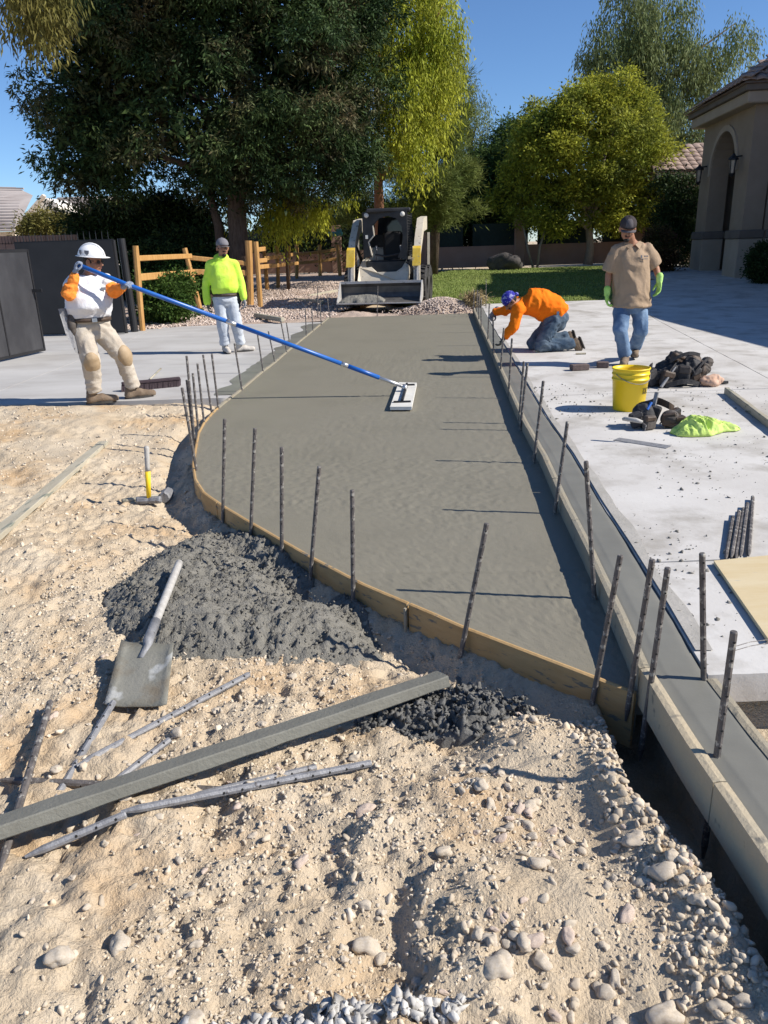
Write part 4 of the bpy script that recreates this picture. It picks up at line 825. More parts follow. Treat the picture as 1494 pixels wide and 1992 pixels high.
# ------------------------------------------------------------------ pail, tool belts, shirt
q = G(1222, 796, zR)
pa_ = thing('yellow_pail', 'yellow plastic pail standing on the old slab', 'pail', q)
prof = [(.128, 0), (.131, .004), (.149, .262), (.156, .264), (.156, .276), (.150, .278), (.151, .306), (.157, .308), (.157, .318), (.152, .32), (.153, .35), (.160, .352), (.160, .362), (.150, .363), (.146, .33), (.125, .012), (.01, .010)]
MB().lathe(q, prof, 40).build('pail_body', 'pail_yellow', pa_, True)
cA = q + Vector((0, 0, .318)); th = np.linspace(-.15, 1, 14)
MB().tube([q + Vector((.162 * math.cos(a), .162 * math.sin(a), .318 - .075 * math.sin((a + 2.7) / 2.7 * math.pi))) for a in np.linspace(-2.7, 0, 18)], .003, 6).build('handle', 'steel_grey', pa_, True)
def letters(parent, cyl, rad, z0, ang0, h, m):
    # C E S-like block strokes wrapped on the pail wall: reads CES, half turned away
    strokes = {'C': [((1, 1), (0, 1)), ((0, 1), (0, 0)), ((0, 0), (1, 0))], 'E': [((1, 1), (0, 1)), ((0, 1), (0, 0)), ((0, 0), (1, 0)), ((0, .5), (.8, .5))]}
    mb = MB(); a = ang0; wd = h * .75
    def pt(u_, v_, rr): t = a + u_ * wd / rad; return cyl + Vector((rr * math.cos(t), rr * math.sin(t), z0 + v_ * h))
    for ch in 'CE':
        for (p, r_) in strokes[ch]: mb.bar(pt(*p, rad), pt(*r_, rad), .005, .006, up=(math.cos(a), math.sin(a), 0))
        a += wd * 1.45 / rad
    fr = ang0 - .06; a = fr; L = (wd * 2.9) / rad + .1
    for v_ in (-.35, 1.35):
        for k in range(6): a = fr + L * k / 6; b0 = pt(0, v_, rad); a = fr + L * (k + 1) / 6; mb.bar(b0, pt(0, v_, rad), .004, .004)
    mb.build('pail_print', m, parent)
letters(pa_, q, .1455, .165, -1.02, .026, 'pail_print')

def lumps(root, name, m, spec, vox=.011, amp=.008, sm=2):
    mb = MB()
    for c_, r_ in spec: mb.ell(c_, *r_)
    return remesh(mb, name, m, root, vox, sm, amp, (14, 14, 18), zmin=zR + .004)
q = G(1268, 832, zR)
t2 = thing('tool_belt', 'black tool belt with pouches lying between yellow pail and lime shirt', 'tool belt', q)
E3 = lambda x, y, z: q + Vector((x, y, z))
lumps(t2, 'pouch', 'nylon', [(E3(-.06, .02, .09), (.075, .07, .10)), (E3(-.1, .03, .10), (.05, .06, .08)), (E3(-.03, -.02, .04), (.05, .05, .06))])
lumps(t2, 'pouch', 'pouch', [(E3(.13, -.02, .07), (.07, .06, .07)), (E3(.16, .03, .06), (.06, .06, .06))])
mb = MB(); mb.box(E3(.11, -.055, .075), (.11, .03, .10), Vector((1, -.2, .15)), ch=.012); mb.build('pouch_flap', 'leather', t2)
for k, (x_, y_, z_, w_, h_, m_) in enumerate(((-.14, -.03, .075, .09, .12, 'nylon'), (-.05, -.075, .06, .10, .11, 'pouch'), (.02, .03, .10, .08, .14, 'nylon'), (.19, -.05, .055, .09, .09, 'pouch'), (.20, .06, .08, .08, .11, 'leather'))):
    pk = MB(); pk.box(E3(x_, y_, z_), (w_, .055, h_), Vector((1, .5 * math.sin(k * 2.1), .35 * math.cos(k * 1.7))), ch=.012); po = pk.build('pouch', m_, t2); MB().box(E3(x_, y_ - .022, z_ + h_ * .3), (w_ * .9, .03, h_ * .35), Vector((1, .5 * math.sin(k * 2.1), .35 * math.cos(k * 1.7))), ch=.008).build('flap', 'leather' if k % 2 else 'nylon', po)
pts = [E3(-.12 + .32 * k / 15, .08 + .03 * math.sin(k * .9), .12 + .07 * math.sin(math.pi * k / 15)) for k in range(16)]
mb = MB(); mb.rings([[p + Vector((0, -.008, -.028)), p + Vector((0, .008, -.028)), p + Vector((0, .008, .028)), p + Vector((0, -.008, .028))] for p in pts]); mb.build('belt_strap', 'leather', t2)
MB().bar(E3(.0, .02, .12), E3(.03, .04, .27), .03, .012).build('tool_handle', 'steel_grey', t2); MB().tube([E3(-.06, -.03, .15), E3(-.02, .0, .2)], .012, 6).build('tool_handle', 'blue_pole', t2)
for k in range(3): MB().tube([E3(.06 + .02 * k, .0, .03), E3(.075 + .02 * k, -.04, .07), E3(.09 + .02 * k, .0, .09)], .006, 6).build('strap_ring', 'alu', t2)
q = G(1318, 752, zR); E3 = lambda x, y, z: q + Vector((x, y, z))
t1 = thing('tool_bag', 'heap of black tool bag and belts behind the yellow pail', 'tool bag', q)
lumps(t1, 'bag_body', 'nylon', [(E3(-.02, .1, .12), (.20, .13, .13)), (E3(-.22, .08, .09), (.10, .09, .09)), (E3(.12, .1, .16), (.12, .12, .13)), (E3(.02, .14, .24), (.10, .10, .08))], amp=.022)
lumps(t1, 'pouch', 'leather', [(E3(.16, .14, .20), (.10, .09, .12)), (E3(.26, .18, .11), (.07, .07, .09))], amp=.014)
lumps(t1, 'pouch', 'pouch', [(E3(.40, .42, .10), (.09, .08, .08)), (E3(.46, .45, .16), (.06, .06, .05))], amp=.012)
for a_, b_, w_ in (((-.34, .1, .04), (-.26, .02, .22), .045), ((-.2, -.06, .02), (.02, .05, .26), .022), ((-.3, .02, .10), (.1, .0, .14), .03), ((-.1, .0, .25), (.2, .02, .30), .035), ((.1, -.02, .06), (.3, .05, .26), .03), ((-.15, -.07, .015), (.2, -.06, .02), .05)):
    a_, b_ = E3(*a_), E3(*b_); pts = [a_.lerp(b_, s_) + Vector((0, -.04 * math.sin(math.pi * s_), .05 * math.sin(math.pi * s_))) for s_ in np.linspace(0, 1, 8)]
    mb = MB(); mb.rings([[p + Vector((0, -.004, -w_ / 2)), p + Vector((0, .004, -w_ / 2)), p + Vector((0, .004, w_ / 2)), p + Vector((0, -.004, w_ / 2))] for p in pts]); mb.build('strap', 'nylon', t1)
MB().tube([E3(-.2, -.10, .02), E3(-.05, -.03, .2)], [.016, .01], 8).build('tool_handle', 'steel_grey', t1)
for k, (x_, y_, z_, w_, h_, m_) in enumerate(((-.27, .0, .10, .10, .17, 'nylon'), (-.12, -.03, .09, .13, .15, 'pouch'), (.04, -.02, .12, .12, .18, 'nylon'), (.17, .02, .10, .10, .14, 'leather'), (.0, .06, .27, .16, .08, 'leather'), (.24, .10, .17, .09, .12, 'pouch'))):
    pk = MB(); an_ = Vector((1, .6 * math.sin(k * 1.9 + 1), .45 * math.cos(k * 2.3))); pk.box(E3(x_, y_, z_), (w_, .07, h_), an_, ch=.015); po = pk.build('pouch', m_, t1); MB().box(E3(x_, y_ - .03, z_ + h_ * .28), (w_ * .92, .035, h_ * .4), an_, ch=.01).build('flap', ('nylon', 'leather', 'pouch')[k % 3], po)
q = G(1385, 752, zR); lp = MB(); lp.ell(q + Vector((0, .02, .055)), .11, .07, .055); o = remesh(lp, 'cement_sack', 'sack', None, .011, 2, .018, (16, 16, 10), zmin=zR + .003); tag(recenter(o), 'crumpled pinkish paper sack beside the black tool bag', 'sack')
q = G(1402, 748, zR); MB().tube([q + Vector((0, .0, .02)), q + Vector((.07, .0, .02))], [.016, .014], 8).top('marker', 'black', 'short black tool handle poking out beside the paper sack', 'hand tool')
# hi-vis shirt crumpled
q = G(1375, 842, zR); ny, nx = 60, 110; U, W_ = np.meshgrid(np.linspace(-1, 1, nx), np.linspace(-1, 1, ny))
hw = np.interp(U, [-1, -.6, -.1, .25, .45, .8, 1], [.06, .135, .145, .10, .055, .06, .02]); 
Xc = q.x + U * .27 + .02 * fbm(U, W_, 1, 2, 2); Yc = q.y + .01 + W_ * hw + .05 * U + .03 * fbm(U, W_, 2, 2, 2)
env = np.clip(1 - W_ ** 2, 0, 1) ** .5 * np.clip(1 - U ** 4, 0, 1) ** .5; fold = np.abs(fbm(U * 3.2 + .8 * W_, W_ * 1.1, 3, 1.2, 3))
Zc = zR + .006 + env * (.035 + .10 * np.interp(U, [-1, -.5, 0, .4, 1], [.5, 1, .75, .45, .25]) * (1.1 - 3.2 * fold))
me = grid('crumpled_shirt', Xc, Yc, np.maximum(Zc, zR + .004), 'lime_cloth', skirt=.0)
sm = me.modifiers.new('t', 'SOLIDIFY'); sm.thickness = .004; tag(recenter(me), 'crumpled lime safety shirt lying on the old slab', 'shirt')

# ------------------------------------------------------------------ skid-steer loader
zg = float(zf(18.6)) - .02; BY = 17.75
L0 = Vector((.03, BY, zg))
sk = thing('skid_steer_loader', 'skid-steer loader facing the camera behind the slab with bucket lowered', 'loader', L0)
YAW = R(-9); CY, SY = math.cos(YAW), math.sin(YAW)
E = lambda x, y, z: L0 + Vector((x * CY - y * SY, x * SY + y * CY, z * .93))
bz = .19
mb = MB(); prof = [(0, .0), (.02, .02), (.35, .03), (.55, .10), (.62, .22), (.60, .37), (.50, .46), (.48, .48)]
inn = [(.0, .018), (.34, .045), (.52, .115), (.585, .22), (.565, .36), (.47, .455)]
poly = [(y, z) for y, z in prof] + [(y, z) for y, z in inn[::-1]]
mb.rings([[E(x, y, bz + z) for y, z in poly] for x in (-.94, .94)]); bk = mb.build('bucket', 'bucket_steel', sk)
for x in (-.96, .935): MB().prism([E(x, y, bz + z) for y, z in ((-.01, -.01), (.35, .015), (.57, .09), (.64, .25), (.62, .37), (.5, .49), (.44, .49), (.12, .16), (-.01, .05))], (.02, 0, 0)).build('side_plate', 'bucket_edge', bk)
MB().bar(E(-.96, -.02, bz + .003), E(.96, -.02, bz + .003), .10, .022).build('cutting_edge', 'bucket_edge', bk); MB().bar(E(-.96, .475, bz + .47), E(.96, .475, bz + .47), .05, .055).build('top_lip', 'bucket_edge', bk)
# chassis
pf_ = lambda z: .66 + .42 * max(0, z - .74) / .4 if z > .74 else .66 + .25 * (.74 - z)
pp_ = ((-.50, .58), (.54, .58), (.60, .70), (.60, .98), (.52, 1.16), (.44, .98), (.30, .88), (-.16, .88), (-.28, 1.0), (-.36, 1.20), (-.50, 1.24), (-.58, 1.0), (-.58, .70))
mb = MB(); mb.rings([[E(x, pf_(z), z) for x, z in pp_], [E(x, 1.15, z) for x, z in pp_]]); mb.build('front_panel', 'machine_white', sk)
MB().box(E(.02, 1.75, .75), (1.1, 1.5, .75), ch=.03).build('chassis', 'machine_dark', sk); MB().box(E(.02, 2.3, 1.2), (1.1, .7, .5), ch=.05).build('engine_cover', 'machine_white', sk)
MB().box(E(.02, .9, .46), (1.0, .3, .2), ch=.02).build('cross_tube', 'machine_dark', sk)
# cab: frame posts, roof, side mesh panels, seat
cb = MB().box(E(.06, 1.45, 2.32), (1.02, 1.15, .10), ch=.03).build('cab_roof', 'machine_dark', sk)
mb = MB(); ro = [(-.44, 1.22), (-.44, 2.30), (.56, 2.30), (.56, 1.16)]; ring_o, ring_i = [], []
oval = [(-.26 + .0, 1.28), (-.33, 1.6), (-.20, 1.75), (-.22, 1.98), (-.08, 2.14), (.12, 2.19), (.32, 2.13), (.44, 1.95), (.47, 1.70), (.42, 1.40), (.34, 1.22)]
outr = [(-.45, 1.22), (-.45, 1.6), (-.45, 1.75), (-.45, 1.98), (-.45, 2.30), (.12, 2.31), (.57, 2.30), (.57, 1.95), (.57, 1.70), (.57, 1.40), (.57, 1.16)]
for yo in (0, .06):
    pass
V = [E(x, .92, z) for x, z in oval] + [E(x, .92, z) for x, z in outr] + [E(x, .99, z) for x, z in oval] + [E(x, .99, z) for x, z in outr]; n = len(oval); Fq = []
for i in range(n - 1): Fq += [(i, i + 1, n + i + 1, n + i), (2 * n + i, 3 * n + i, 3 * n + i + 1, 2 * n + i + 1), (i, 2 * n + i, 2 * n + i + 1, i + 1), (n + i, n + i + 1, 3 * n + i + 1, 3 * n + i)]
mb.add(V, Fq); mb.build('cab_front_frame', 'machine_dark', sk)
MB().tube([E(x, .915, z) for x, z in oval[:4]], .018, 6).build('grab_rail', 'machine_white', sk)
for x in (-.46, .55):
    sp = MB(); [sp.bar(E(x, y, 1.2), E(x, y, 2.28), .04, .05) for y in (1.02, 1.98)]; [sp.bar(E(x, 1.0, z), E(x, 2.0, z), .03, .03) for z in (1.25, 2.2)]
    for k in range(16): sp.bar(E(x, 1.04 + .058 * k, 1.25), E(x, 1.04 + .058 * k, 2.2), .008, .018)
    for k in range(14): sp.bar(E(x, 1.02, 1.3 + .065 * k), E(x, 1.98, 1.3 + .065 * k), .008, .014)
    sp.build('cab_side_grille', 'machine_dark', sk)
st = MB(); st.box(E(.08, 1.75, 1.05), (.50, .5, .16), ch=.05); st.box(E(.08, 1.98, 1.45), (.46, .14, .75), Vector((1, 0, 0)), ch=.05); st.build('seat', 'black', sk)
MB().prism([E(-.44, 2.03, 1.0), E(.55, 2.03, 1.0), E(.55, 2.03, 1.78), E(-.44, 2.03, 1.78)], E(0, .03, 0) - E(0, 0, 0)).build('cab_rear_panel', 'machine_dark', sk)
for k_ in range(3): MB().tube([E(.52, 1.0 + .05 * k_, 1.1), E(.66, .9 + .05 * k_, 1.0 - .04 * k_), E(.74, .72, .8), E(.70, .62, .55)], .014, 6).build('hydraulic_hose', 'rubber', sk, True)
rw = MB(); rw.prism([E(-.30, 2.05, 1.75), E(.42, 2.05, 1.75), E(.38, 2.05, 2.2), (E(-.26, 2.05, 2.2))], (0, .01, 0)); rw.build('rear_window', 'glass', sk)
for x in (-.22, .36): MB().tube([E(x, 1.35, 1.0), E(x + .01, 1.3, 1.38), E(x, 1.26, 1.5)], [.012, .012, .025], 8).build('control_lever', 'steel_grey', sk, True)
MB().tube([E(-.2, 1.0, 1.30), E(.06, .98, 1.25), E(.36, 1.0, 1.30)], .022, 8).build('lap_bar', 'machine_dark', sk)
for x in (-.36, .47): MB().lathe(E(x, .90, 2.22), [(.05, 0), (.055, .03), (.045, .05)], 14, (0, -1, 0)).build('work_light', 'float_white', sk, True)
MB().box(E(-.37, .91, 1.72), (.06, .02, .08)).build('decal', 'float_white', sk)
# lift arms
for sgn, x in ((-1, -.74), (1, .80)):
    arm = MB(); top_ = [(2.55, 2.05), (1.7, 1.98), (1.05, 1.52), (.80, 1.25), (.70, .80), (.66, .42)]; rs = []
    for k, (y, z) in enumerate(top_):
        hh_ = .16 if k < 3 else .13; dy, dz = ((0, hh_) if k < 2 else (.10, .10) if k == 2 else (.11, .03)); wx = .078 if k < 3 else .07; rs.append([E(x - wx, y - dy * .2, z + dz), E(x + wx, y - dy * .2, z + dz), E(x + wx, y + dy, z - dz), E(x - wx, y + dy, z - dz)])
    arm.rings(rs); ao = arm.build('lift_arm', 'machine_white', sk)
    MB().prism([E(x - .09, .62, 1.02), E(x + .09, .62, 1.02), E(x + .09, .76, 1.42), E(x - .09, .76, 1.42)], E(0, .12, .06) - E(0, 0, 0)).build('arm_elbow', 'yellow_paint', ao)
    MB().tube([E(x - sgn * .1, 1.9, 1.0), E(x - sgn * .09, 1.05, 1.5)], [.05, .03], 10).build('lift_cylinder', 'machine_dark', ao)
    MB().tube([E(x, .62, .45), E(x, .75, 1.15)], [.035, .045], 10).build('tilt_cylinder', 'steel_grey', ao)
    MB().bar(E(x + sgn * .12, 2.45, 1.8), E(x + sgn * .12, 2.35, .7), .06, .09).build('rear_link', 'machine_white', ao)
def tyre_mesh():
    mb = MB(); pf = [(.22, -.15), (.40, -.155), (.43, -.13), (.435, 0), (.43, .13), (.40, .155), (.22, .15)]; mb.lathe((0, 0, 0), pf + [(.20, .05), (.20, -.05)], 32, (1, 0, 0), cap=False)
    for k in range(18):
        a = 2 * math.pi * k / 18
        for s_ in (-1, 1):
            aa = a + (math.pi / 18 if s_ > 0 else 0); c_ = Vector((s_ * .07, .445 * math.cos(aa), .445 * math.sin(aa))); mb.box(c_, (.13, .055, .035), Vector((1, -s_ * .4 * math.sin(aa), s_ * .4 * math.cos(aa))), up=(0, math.cos(aa), math.sin(aa)))
    me = mb.mesh('tyre'); me.materials.append(MATS['rubber']); return me
TY = tyre_mesh(); RM = MB().lathe((0, 0, 0), [(.02, .06), (.10, .07), (.12, .03), (.20, .02), (.225, .12), (.225, -.12), (.2, -.1), (.02, -.1)], 24, (1, 0, 0)).mesh('rim', True); RM.materials.append(MATS['machine_white'])
for x, y in ((-.80, 1.25), (.84, 1.25), (-.80, 2.25), (.84, 2.25)):
    wq = link('wheel', TY, None); wq.parent = sk; wq.location = (x * CY - y * SY, x * SY + y * CY, .46); wq.rotation_euler.z = YAW; r_ = link('rim', RM, None); r_.parent = wq; r_.scale = (1 if x > 0 else -1, 1, 1)
hp = [tuple(E(x, y, 0)[:2]) for x, y in ((-.92, .02), (.1, .02), (.1, .42), (-.92, .45))]
ho = heap_obj('bucket_concrete', hp, .15, 'wet_pile', '', .02, base=zg + bz + .03, res=.02, edge=.2); tag(recenter(ho), 'grey wet concrete left inside the loader bucket', 'concrete pile')

# ------------------------------------------------------------------ fences, gates, walls
rf = thing('wooden_fence', 'stained timber rail fence with leaning posts left of the loader', 'fence', G(390, 600))
def post(p0, p1, w_=.11, par=rf, m='fence_wood'):
    p0, p1 = Vector(p0), Vector(p1); mb = MB(); d = (p1 - p0); rs = []; ax, sd, up = basis(d, (0, 1, 0))
    for k in range(7):
        s_ = k / 6; c_ = p0 + d * s_ + sd * (.012 * math.sin(3 * s_ + p0.x)); ww = w_ / 2 * (1 + .05 * math.sin(7 * s_ + p0.y)); rs.append([c_ + sd * (ww * math.cos(a)) + up * (ww * math.sin(a)) for a in np.linspace(.4, .4 + 2 * math.pi, 9)[:-1]])
    mb.rings(rs); return mb.build('post', m, par)
def rail(p0, p1, w_=.05, h_=.11, par=rf):
    return MB().bar(p0, p1, w_, h_, ch=.012).build('rail', 'fence_wood', par)
def pp(b, t, w_=.11, dy=0):
    q = G(*b); post(q - Vector((0, 0, .05)), at(t[0], t[1], q.y + dy), w_)
pp((278, 641), (262, 478), .12); pp((391, 602), (358, 483), .12)
pp((487, 596), (483, 468), .17); pp((506, 598), (497, 470), .13); pp((520, 565), (512, 477), .13); pp((541, 560), (538, 478), .13); pp((560, 556), (562, 478), .12); pp((577, 542), (577, 478), .13)
y1, y2 = G(275, 640).y, G(391, 602).y; y3, y4 = G(487, 596).y, G(577, 542).y
rail(at(262, 503, y1), at(372, 498, y2 - .1)); rail(at(268, 540, y1), at(378, 530, y2 - .1), h_=.14)
rail(at(366, 501, y2), at(484, 513, y3)); rail(at(374, 529, y2), at(486, 531, y3), h_=.13)
rail(at(500, 486, y3), at(516, 484, y3 + 1.5)); rail(at(500, 508, y3), at(518, 506, y3 + 1.5)); rail(at(515, 503, y3 + 1.5), at(578, 494, y4)); rail(at(500, 520, y3), at(580, 512, y4 - 2))
fr = thing('wooden_fence', 'far stretch of timber rail fence in shade left of the loader', 'fence', G(620, 540))
for bx, tx in ((577, 577), (622, 622), (661, 657)):
    q = G(bx, 537); post(q - Vector((0, 0, .05)), at(tx, 476, q.y), .15, fr)
yq = G(620, 537).y
for ya_, yb_ in ((495, 485), (512, 503)): rail(at(577, ya_, y4), at(622, yb_ + 5, yq), .05, .11, fr); rail(at(622, yb_ + 5, yq - .05), at(659, yb_, yq), .05, .11, fr)
# gates
g1 = thing('metal_gate', 'dark grey sheet metal gate leaf standing open at the far left edge', 'gate', G(40, 696, -.02))
gb, ga = G(85, 686, -.02), G(-60, 718, -.02); hz_ = at(57, 482, gb.y).z - gb.z
def leaf(par, a, b, h, m, lean=0.0):
    a, b = Vector(a), Vector(b); u_ = Vector((0, 0, 1)); MB().prism([a + u_ * .06, b + u_ * .06, b + u_ * h, a + u_ * h], (b - a).normalized().cross(u_) * .012).build('panel', m, par)
    for p, q in ((a + u_ * .05, b + u_ * .05), (a + u_ * h, b + u_ * h), (a + u_ * .03, a + u_ * (h + .02)), (b + u_ * .03, b + u_ * (h + .02)), (a.lerp(b, .5) + u_ * .05, a.lerp(b, .5) + u_ * h)):
        off = (b - a).normalized().cross(u_) * -.02 if False else Vector((0, .03, 0)); MB().bar(p + off, q + off, .045, .045).build('frame_bar', 'gate_black', par)
leaf(g1, ga, gb, 1.62, 'gate_grey'); MB().bar(gb + Vector((-.02, -.03, 1.0)), gb + Vector((.16, -.03, 1.0)), .03, .05).build('latch', 'gate_black', g1)
g2 = thing('metal_gate', 'black sheet metal gate leaf behind the hard hat worker', 'gate', G(150, 651, -.02))
ga, gb = G(62, 655, -.02), G(243, 650, -.02); leaf(g2, ga, gb, 1.74, 'gate_black')
sp = MB(); 
for k in range(16): p = ga.lerp(gb, (k + .5) / 16); sp.lathe(p + Vector((0, 0, 1.76)), [(.008, 0), (.006, .1), (.001, .16)], 5)
sp.build('spikes', 'gate_black', g2)['kind'] = 'stuff'
gp = G(262, 645, -.02); mb = MB(); mb.tube([gp, gp + Vector((-.02, 0, 1.76))], .075, 14); o = mb.top('gate_post', 'gate_black', 'round black steel gate post next to the timber fence', 'post'); 
gp2 = G(246, 648, -.02); mb = MB(); mb.tube([gp2, gp2 + Vector((-.0, 0, 1.74))], .035, 10); mb.top('gate_post', 'gate_black', 'thin black steel hinge post beside the black gate leaf', 'post')
bw = thing('block_wall', 'brown block wall with spikes behind the gates at left', 'wall', (-14, 22, .1))
wz = at(60, 457, 22).z
def blockwall(par, a, b, z0, z1, bl=.4, bh=.2, th=.2, m='block'):
    """courses of blocks, each a piece with recessed joints"""
    a, b = Vector((*a, 0)), Vector((*b, 0)); d = b - a; L = d.length; d.normalize(); nb = int(L / bl); nc = max(1, int((z1 - z0) / bh)); hh_ = (z1 - z0) / nc; ll = L / nb
    MB().bar(a + Vector((0, 0, (z0 + z1) / 2)), b + Vector((0, 0, (z0 + z1) / 2)), th - .03, z1 - z0 - .01).build('wall_core', 'stucco_dark', par)
    me = MB().box((0, 0, 0), (ll - .015, th, hh_ - .014), ch=.006).mesh('block'); me.materials.append(MATS[m]); ang = math.atan2(d.y, d.x)
    for r_ in range(nc):
        for k in range(nb):
            o = link('block', me, None); o.parent = par; s_ = (k + (.5 if r_ % 2 else .0)) * ll + ll / 2
            if s_ > L - ll * .4: continue
            o.location = Vector((a.x + d.x * s_, a.y + d.y * s_, z0 + hh_ * (r_ + .5))) - Vector(par['_w']); o.rotation_euler.z = ang
pa1, pb1 = at(-40, 470, 22), at(150, 462, 23)
blockwall(bw, (pa1.x, pa1.y), (pb1.x, pb1.y), wz - .6, wz, .4, .2); MB().box((pa1.x * .5 + pb1.x * .5, 22.6, (wz - .6) / 2), (abs(pb1.x - pa1.x), .18, wz - .62), Vector((pb1.x - pa1.x, pb1.y - pa1.y, 0))).build('wall_base', 'block', bw)
sp = MB()
for k in range(34): p = pa1.lerp(pb1, k / 33); sp.lathe(Vector((p.x, p.y - .12, wz - .22)), [(.008, 0), (.002, .22)], 4)
sp.build('spikes', 'gate_black', bw)['kind'] = 'stuff'
# back garden wall with dark screen fabric and pillars
gw = thing('garden_wall', 'low brown block wall with dark screen fabric across the back of the garden', 'wall', (6, 33.4, .52))
wy = 33.6
MB().box((4.5, wy, .52 + .42), (30, .2, .84)).build('wall_base', 'block', gw)
for k in range(10):
    xa = -9.6 + 2.7 * k; MB().box((xa + 1.3, wy - .02, .52 + 1.27), (2.3, .05, .86)).build('screen_panel', 'screen', gw)
for px_ in (820, 1010, 655, 1240): q = at(px_, 485, wy - .1); MB().box((q.x, wy - .05, .52 + .9), (.42, .42, 1.85), ch=.02).build('pillar', 'block', gw)
q = at(652, 455, 31.2); mb = MB(); mb.box(q, (.55, .4, .16), ch=.03); mb.box(q + Vector((.15, 0, .12)), (.2, .25, .12), ch=.03); mb.top('utility_box', 'teal', 'small teal box perched on the dark pillar behind the far fence', 'box')

# ------------------------------------------------------------------ main house at right
hs_ = thing('house', 'tan stucco house with arched entry tower and tiled roof at right', 'house', (10.35, 22.8, .2))
hs_.rotation_euler.z = R(-5.5)
X0, YA, YB, ZT = 10.35, 22.8, 27.2, 4.90; gz = .25
# left face with arch: piers, spandrel built as an extruded outline
ay0, ay1, asp = 23.85, 26.15, 3.25; ac, ar_ = (ay0 + ay1) / 2, (ay1 - ay0) / 2
def wall_arch(par, name, x, th, y0, y1, z0, z1, a0, a1, spring, m, n=14):
    c_, r_ = (a0 + a1) / 2, (a1 - a0) / 2; pts_o, pts_i = [], []
    inner = [(a0, z0), (a0, spring)] + [(c_ - r_ * math.cos(math.pi * k / n), spring + r_ * math.sin(math.pi * k / n)) for k in range(1, n)] + [(a1, spring), (a1, z0)]
    outer = [(y0, z0), (y0, spring)] + [(y0 + (y1 - y0) * k / n, z1) for k in range(1, n)] + [(y1, spring), (y1, z0)]
    outer[2] = (y0, z1); outer[-3] = (y1, z1); N = len(inner); V = [Vector((x, *p)) for p in inner] + [Vector((x, *p)) for p in outer] + [Vector((x + th, *p)) for p in inner] + [Vector((x + th, *p)) for p in outer]; F_ = []
    for i in range(N - 1): F_ += [(i, i + 1, N + i + 1, N + i), (2 * N + i, 3 * N + i, 3 * N + i + 1, 2 * N + i + 1), (i, 2 * N + i, 2 * N + i + 1, i + 1), (N + i, N + i + 1, 3 * N + i + 1, 3 * N + i)]
    return MB().add(V, F_).build(name, m, par)
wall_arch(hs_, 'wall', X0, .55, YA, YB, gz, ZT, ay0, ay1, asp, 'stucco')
tr = MB(); n = 16; ri, ro_ = ar_ + .0, ar_ + .16
pts_i = [(ac - ri * math.cos(math.pi * k / n), asp + ri * math.sin(math.pi * k / n)) for k in range(n + 1)]; pts_o = [(ac - ro_ * math.cos(math.pi * k / n), asp + ro_ * math.sin(math.pi * k / n)) for k in range(n + 1)]
tr.rings([[Vector((X0 - .05, *a)), Vector((X0 - .05, *b)), Vector((X0 + .02, *b)), Vector((X0 + .02, *a))] for a, b in zip(pts_i, pts_o)]); tr.build('arch_trim', 'stucco_light', hs_)
for y0, y1 in ((YA, ay0), (ay1, YB)):
    MB().box((X0 + .26, (y0 + y1) / 2, gz + .56), (.66, y1 - y0 + .07, 1.12), ch=.02).build('pier_base', 'stucco_light', hs_); MB().box((X0 + .26, (y0 + y1) / 2, gz + 1.24), (.72, y1 - y0 + .12, .24), ch=.03).build('pier_band', 'stucco_dark', hs_)
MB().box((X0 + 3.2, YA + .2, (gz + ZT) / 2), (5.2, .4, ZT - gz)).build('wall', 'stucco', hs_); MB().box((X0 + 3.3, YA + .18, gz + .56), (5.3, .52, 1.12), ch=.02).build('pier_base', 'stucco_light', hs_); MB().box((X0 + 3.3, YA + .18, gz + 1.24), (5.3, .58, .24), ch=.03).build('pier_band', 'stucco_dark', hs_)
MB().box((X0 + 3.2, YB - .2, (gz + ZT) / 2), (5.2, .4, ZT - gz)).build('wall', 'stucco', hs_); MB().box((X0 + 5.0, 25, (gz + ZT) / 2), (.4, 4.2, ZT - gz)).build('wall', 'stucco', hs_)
MB().box((X0 + 2.8, 25, ZT + .02), (6.3, 5.1, .30), ch=.03).build('soffit', 'stucco_light', hs_); MB().box((X0 + 2.8, 25, ZT + .24), (6.5, 5.3, .16), ch=.02).build('fascia', 'stucco_dark', hs_)
# hip roof
rz = ZT + .32; rc = [Vector((X0 - .55, 22.25, rz)), Vector((X0 + 6.1, 22.25, rz)), Vector((X0 + 6.1, 27.75, rz)), Vector((X0 - .55, 27.75, rz))]; ra, rb_ = Vector((X0 + 2.25, 25, rz + 1.75)), Vector((X0 + 3.3, 25, rz + 1.75))
rm = MB().add(rc + [ra, rb_], [(0, 1, 5, 4), (1, 2, 5), (2, 3, 4, 5), (3, 0, 4), (0, 3, 2, 1)]).build('roof', 'tile', hs_)
def tile_mesh(w_=.30, l_=.40):
    mb = MB(); rs = []
    for yv, zv in ((0, .045), (l_ * 1.12, .015)):
        rs.append([Vector((w_ * (k / 8 - .5), yv, zv + .035 * math.cos(math.pi * (k / 8 - .5)))) for k in range(9)] + [Vector((w_ * (k / 8 - .5), yv, zv - .018 + .035 * math.cos(math.pi * (k / 8 - .5)))) for k in range(8, -1, -1)])
    mb.rings(rs); me = mb.mesh('roof_tile', True); me.materials.append(MATS['tile']); return me
TM = tile_mesh()
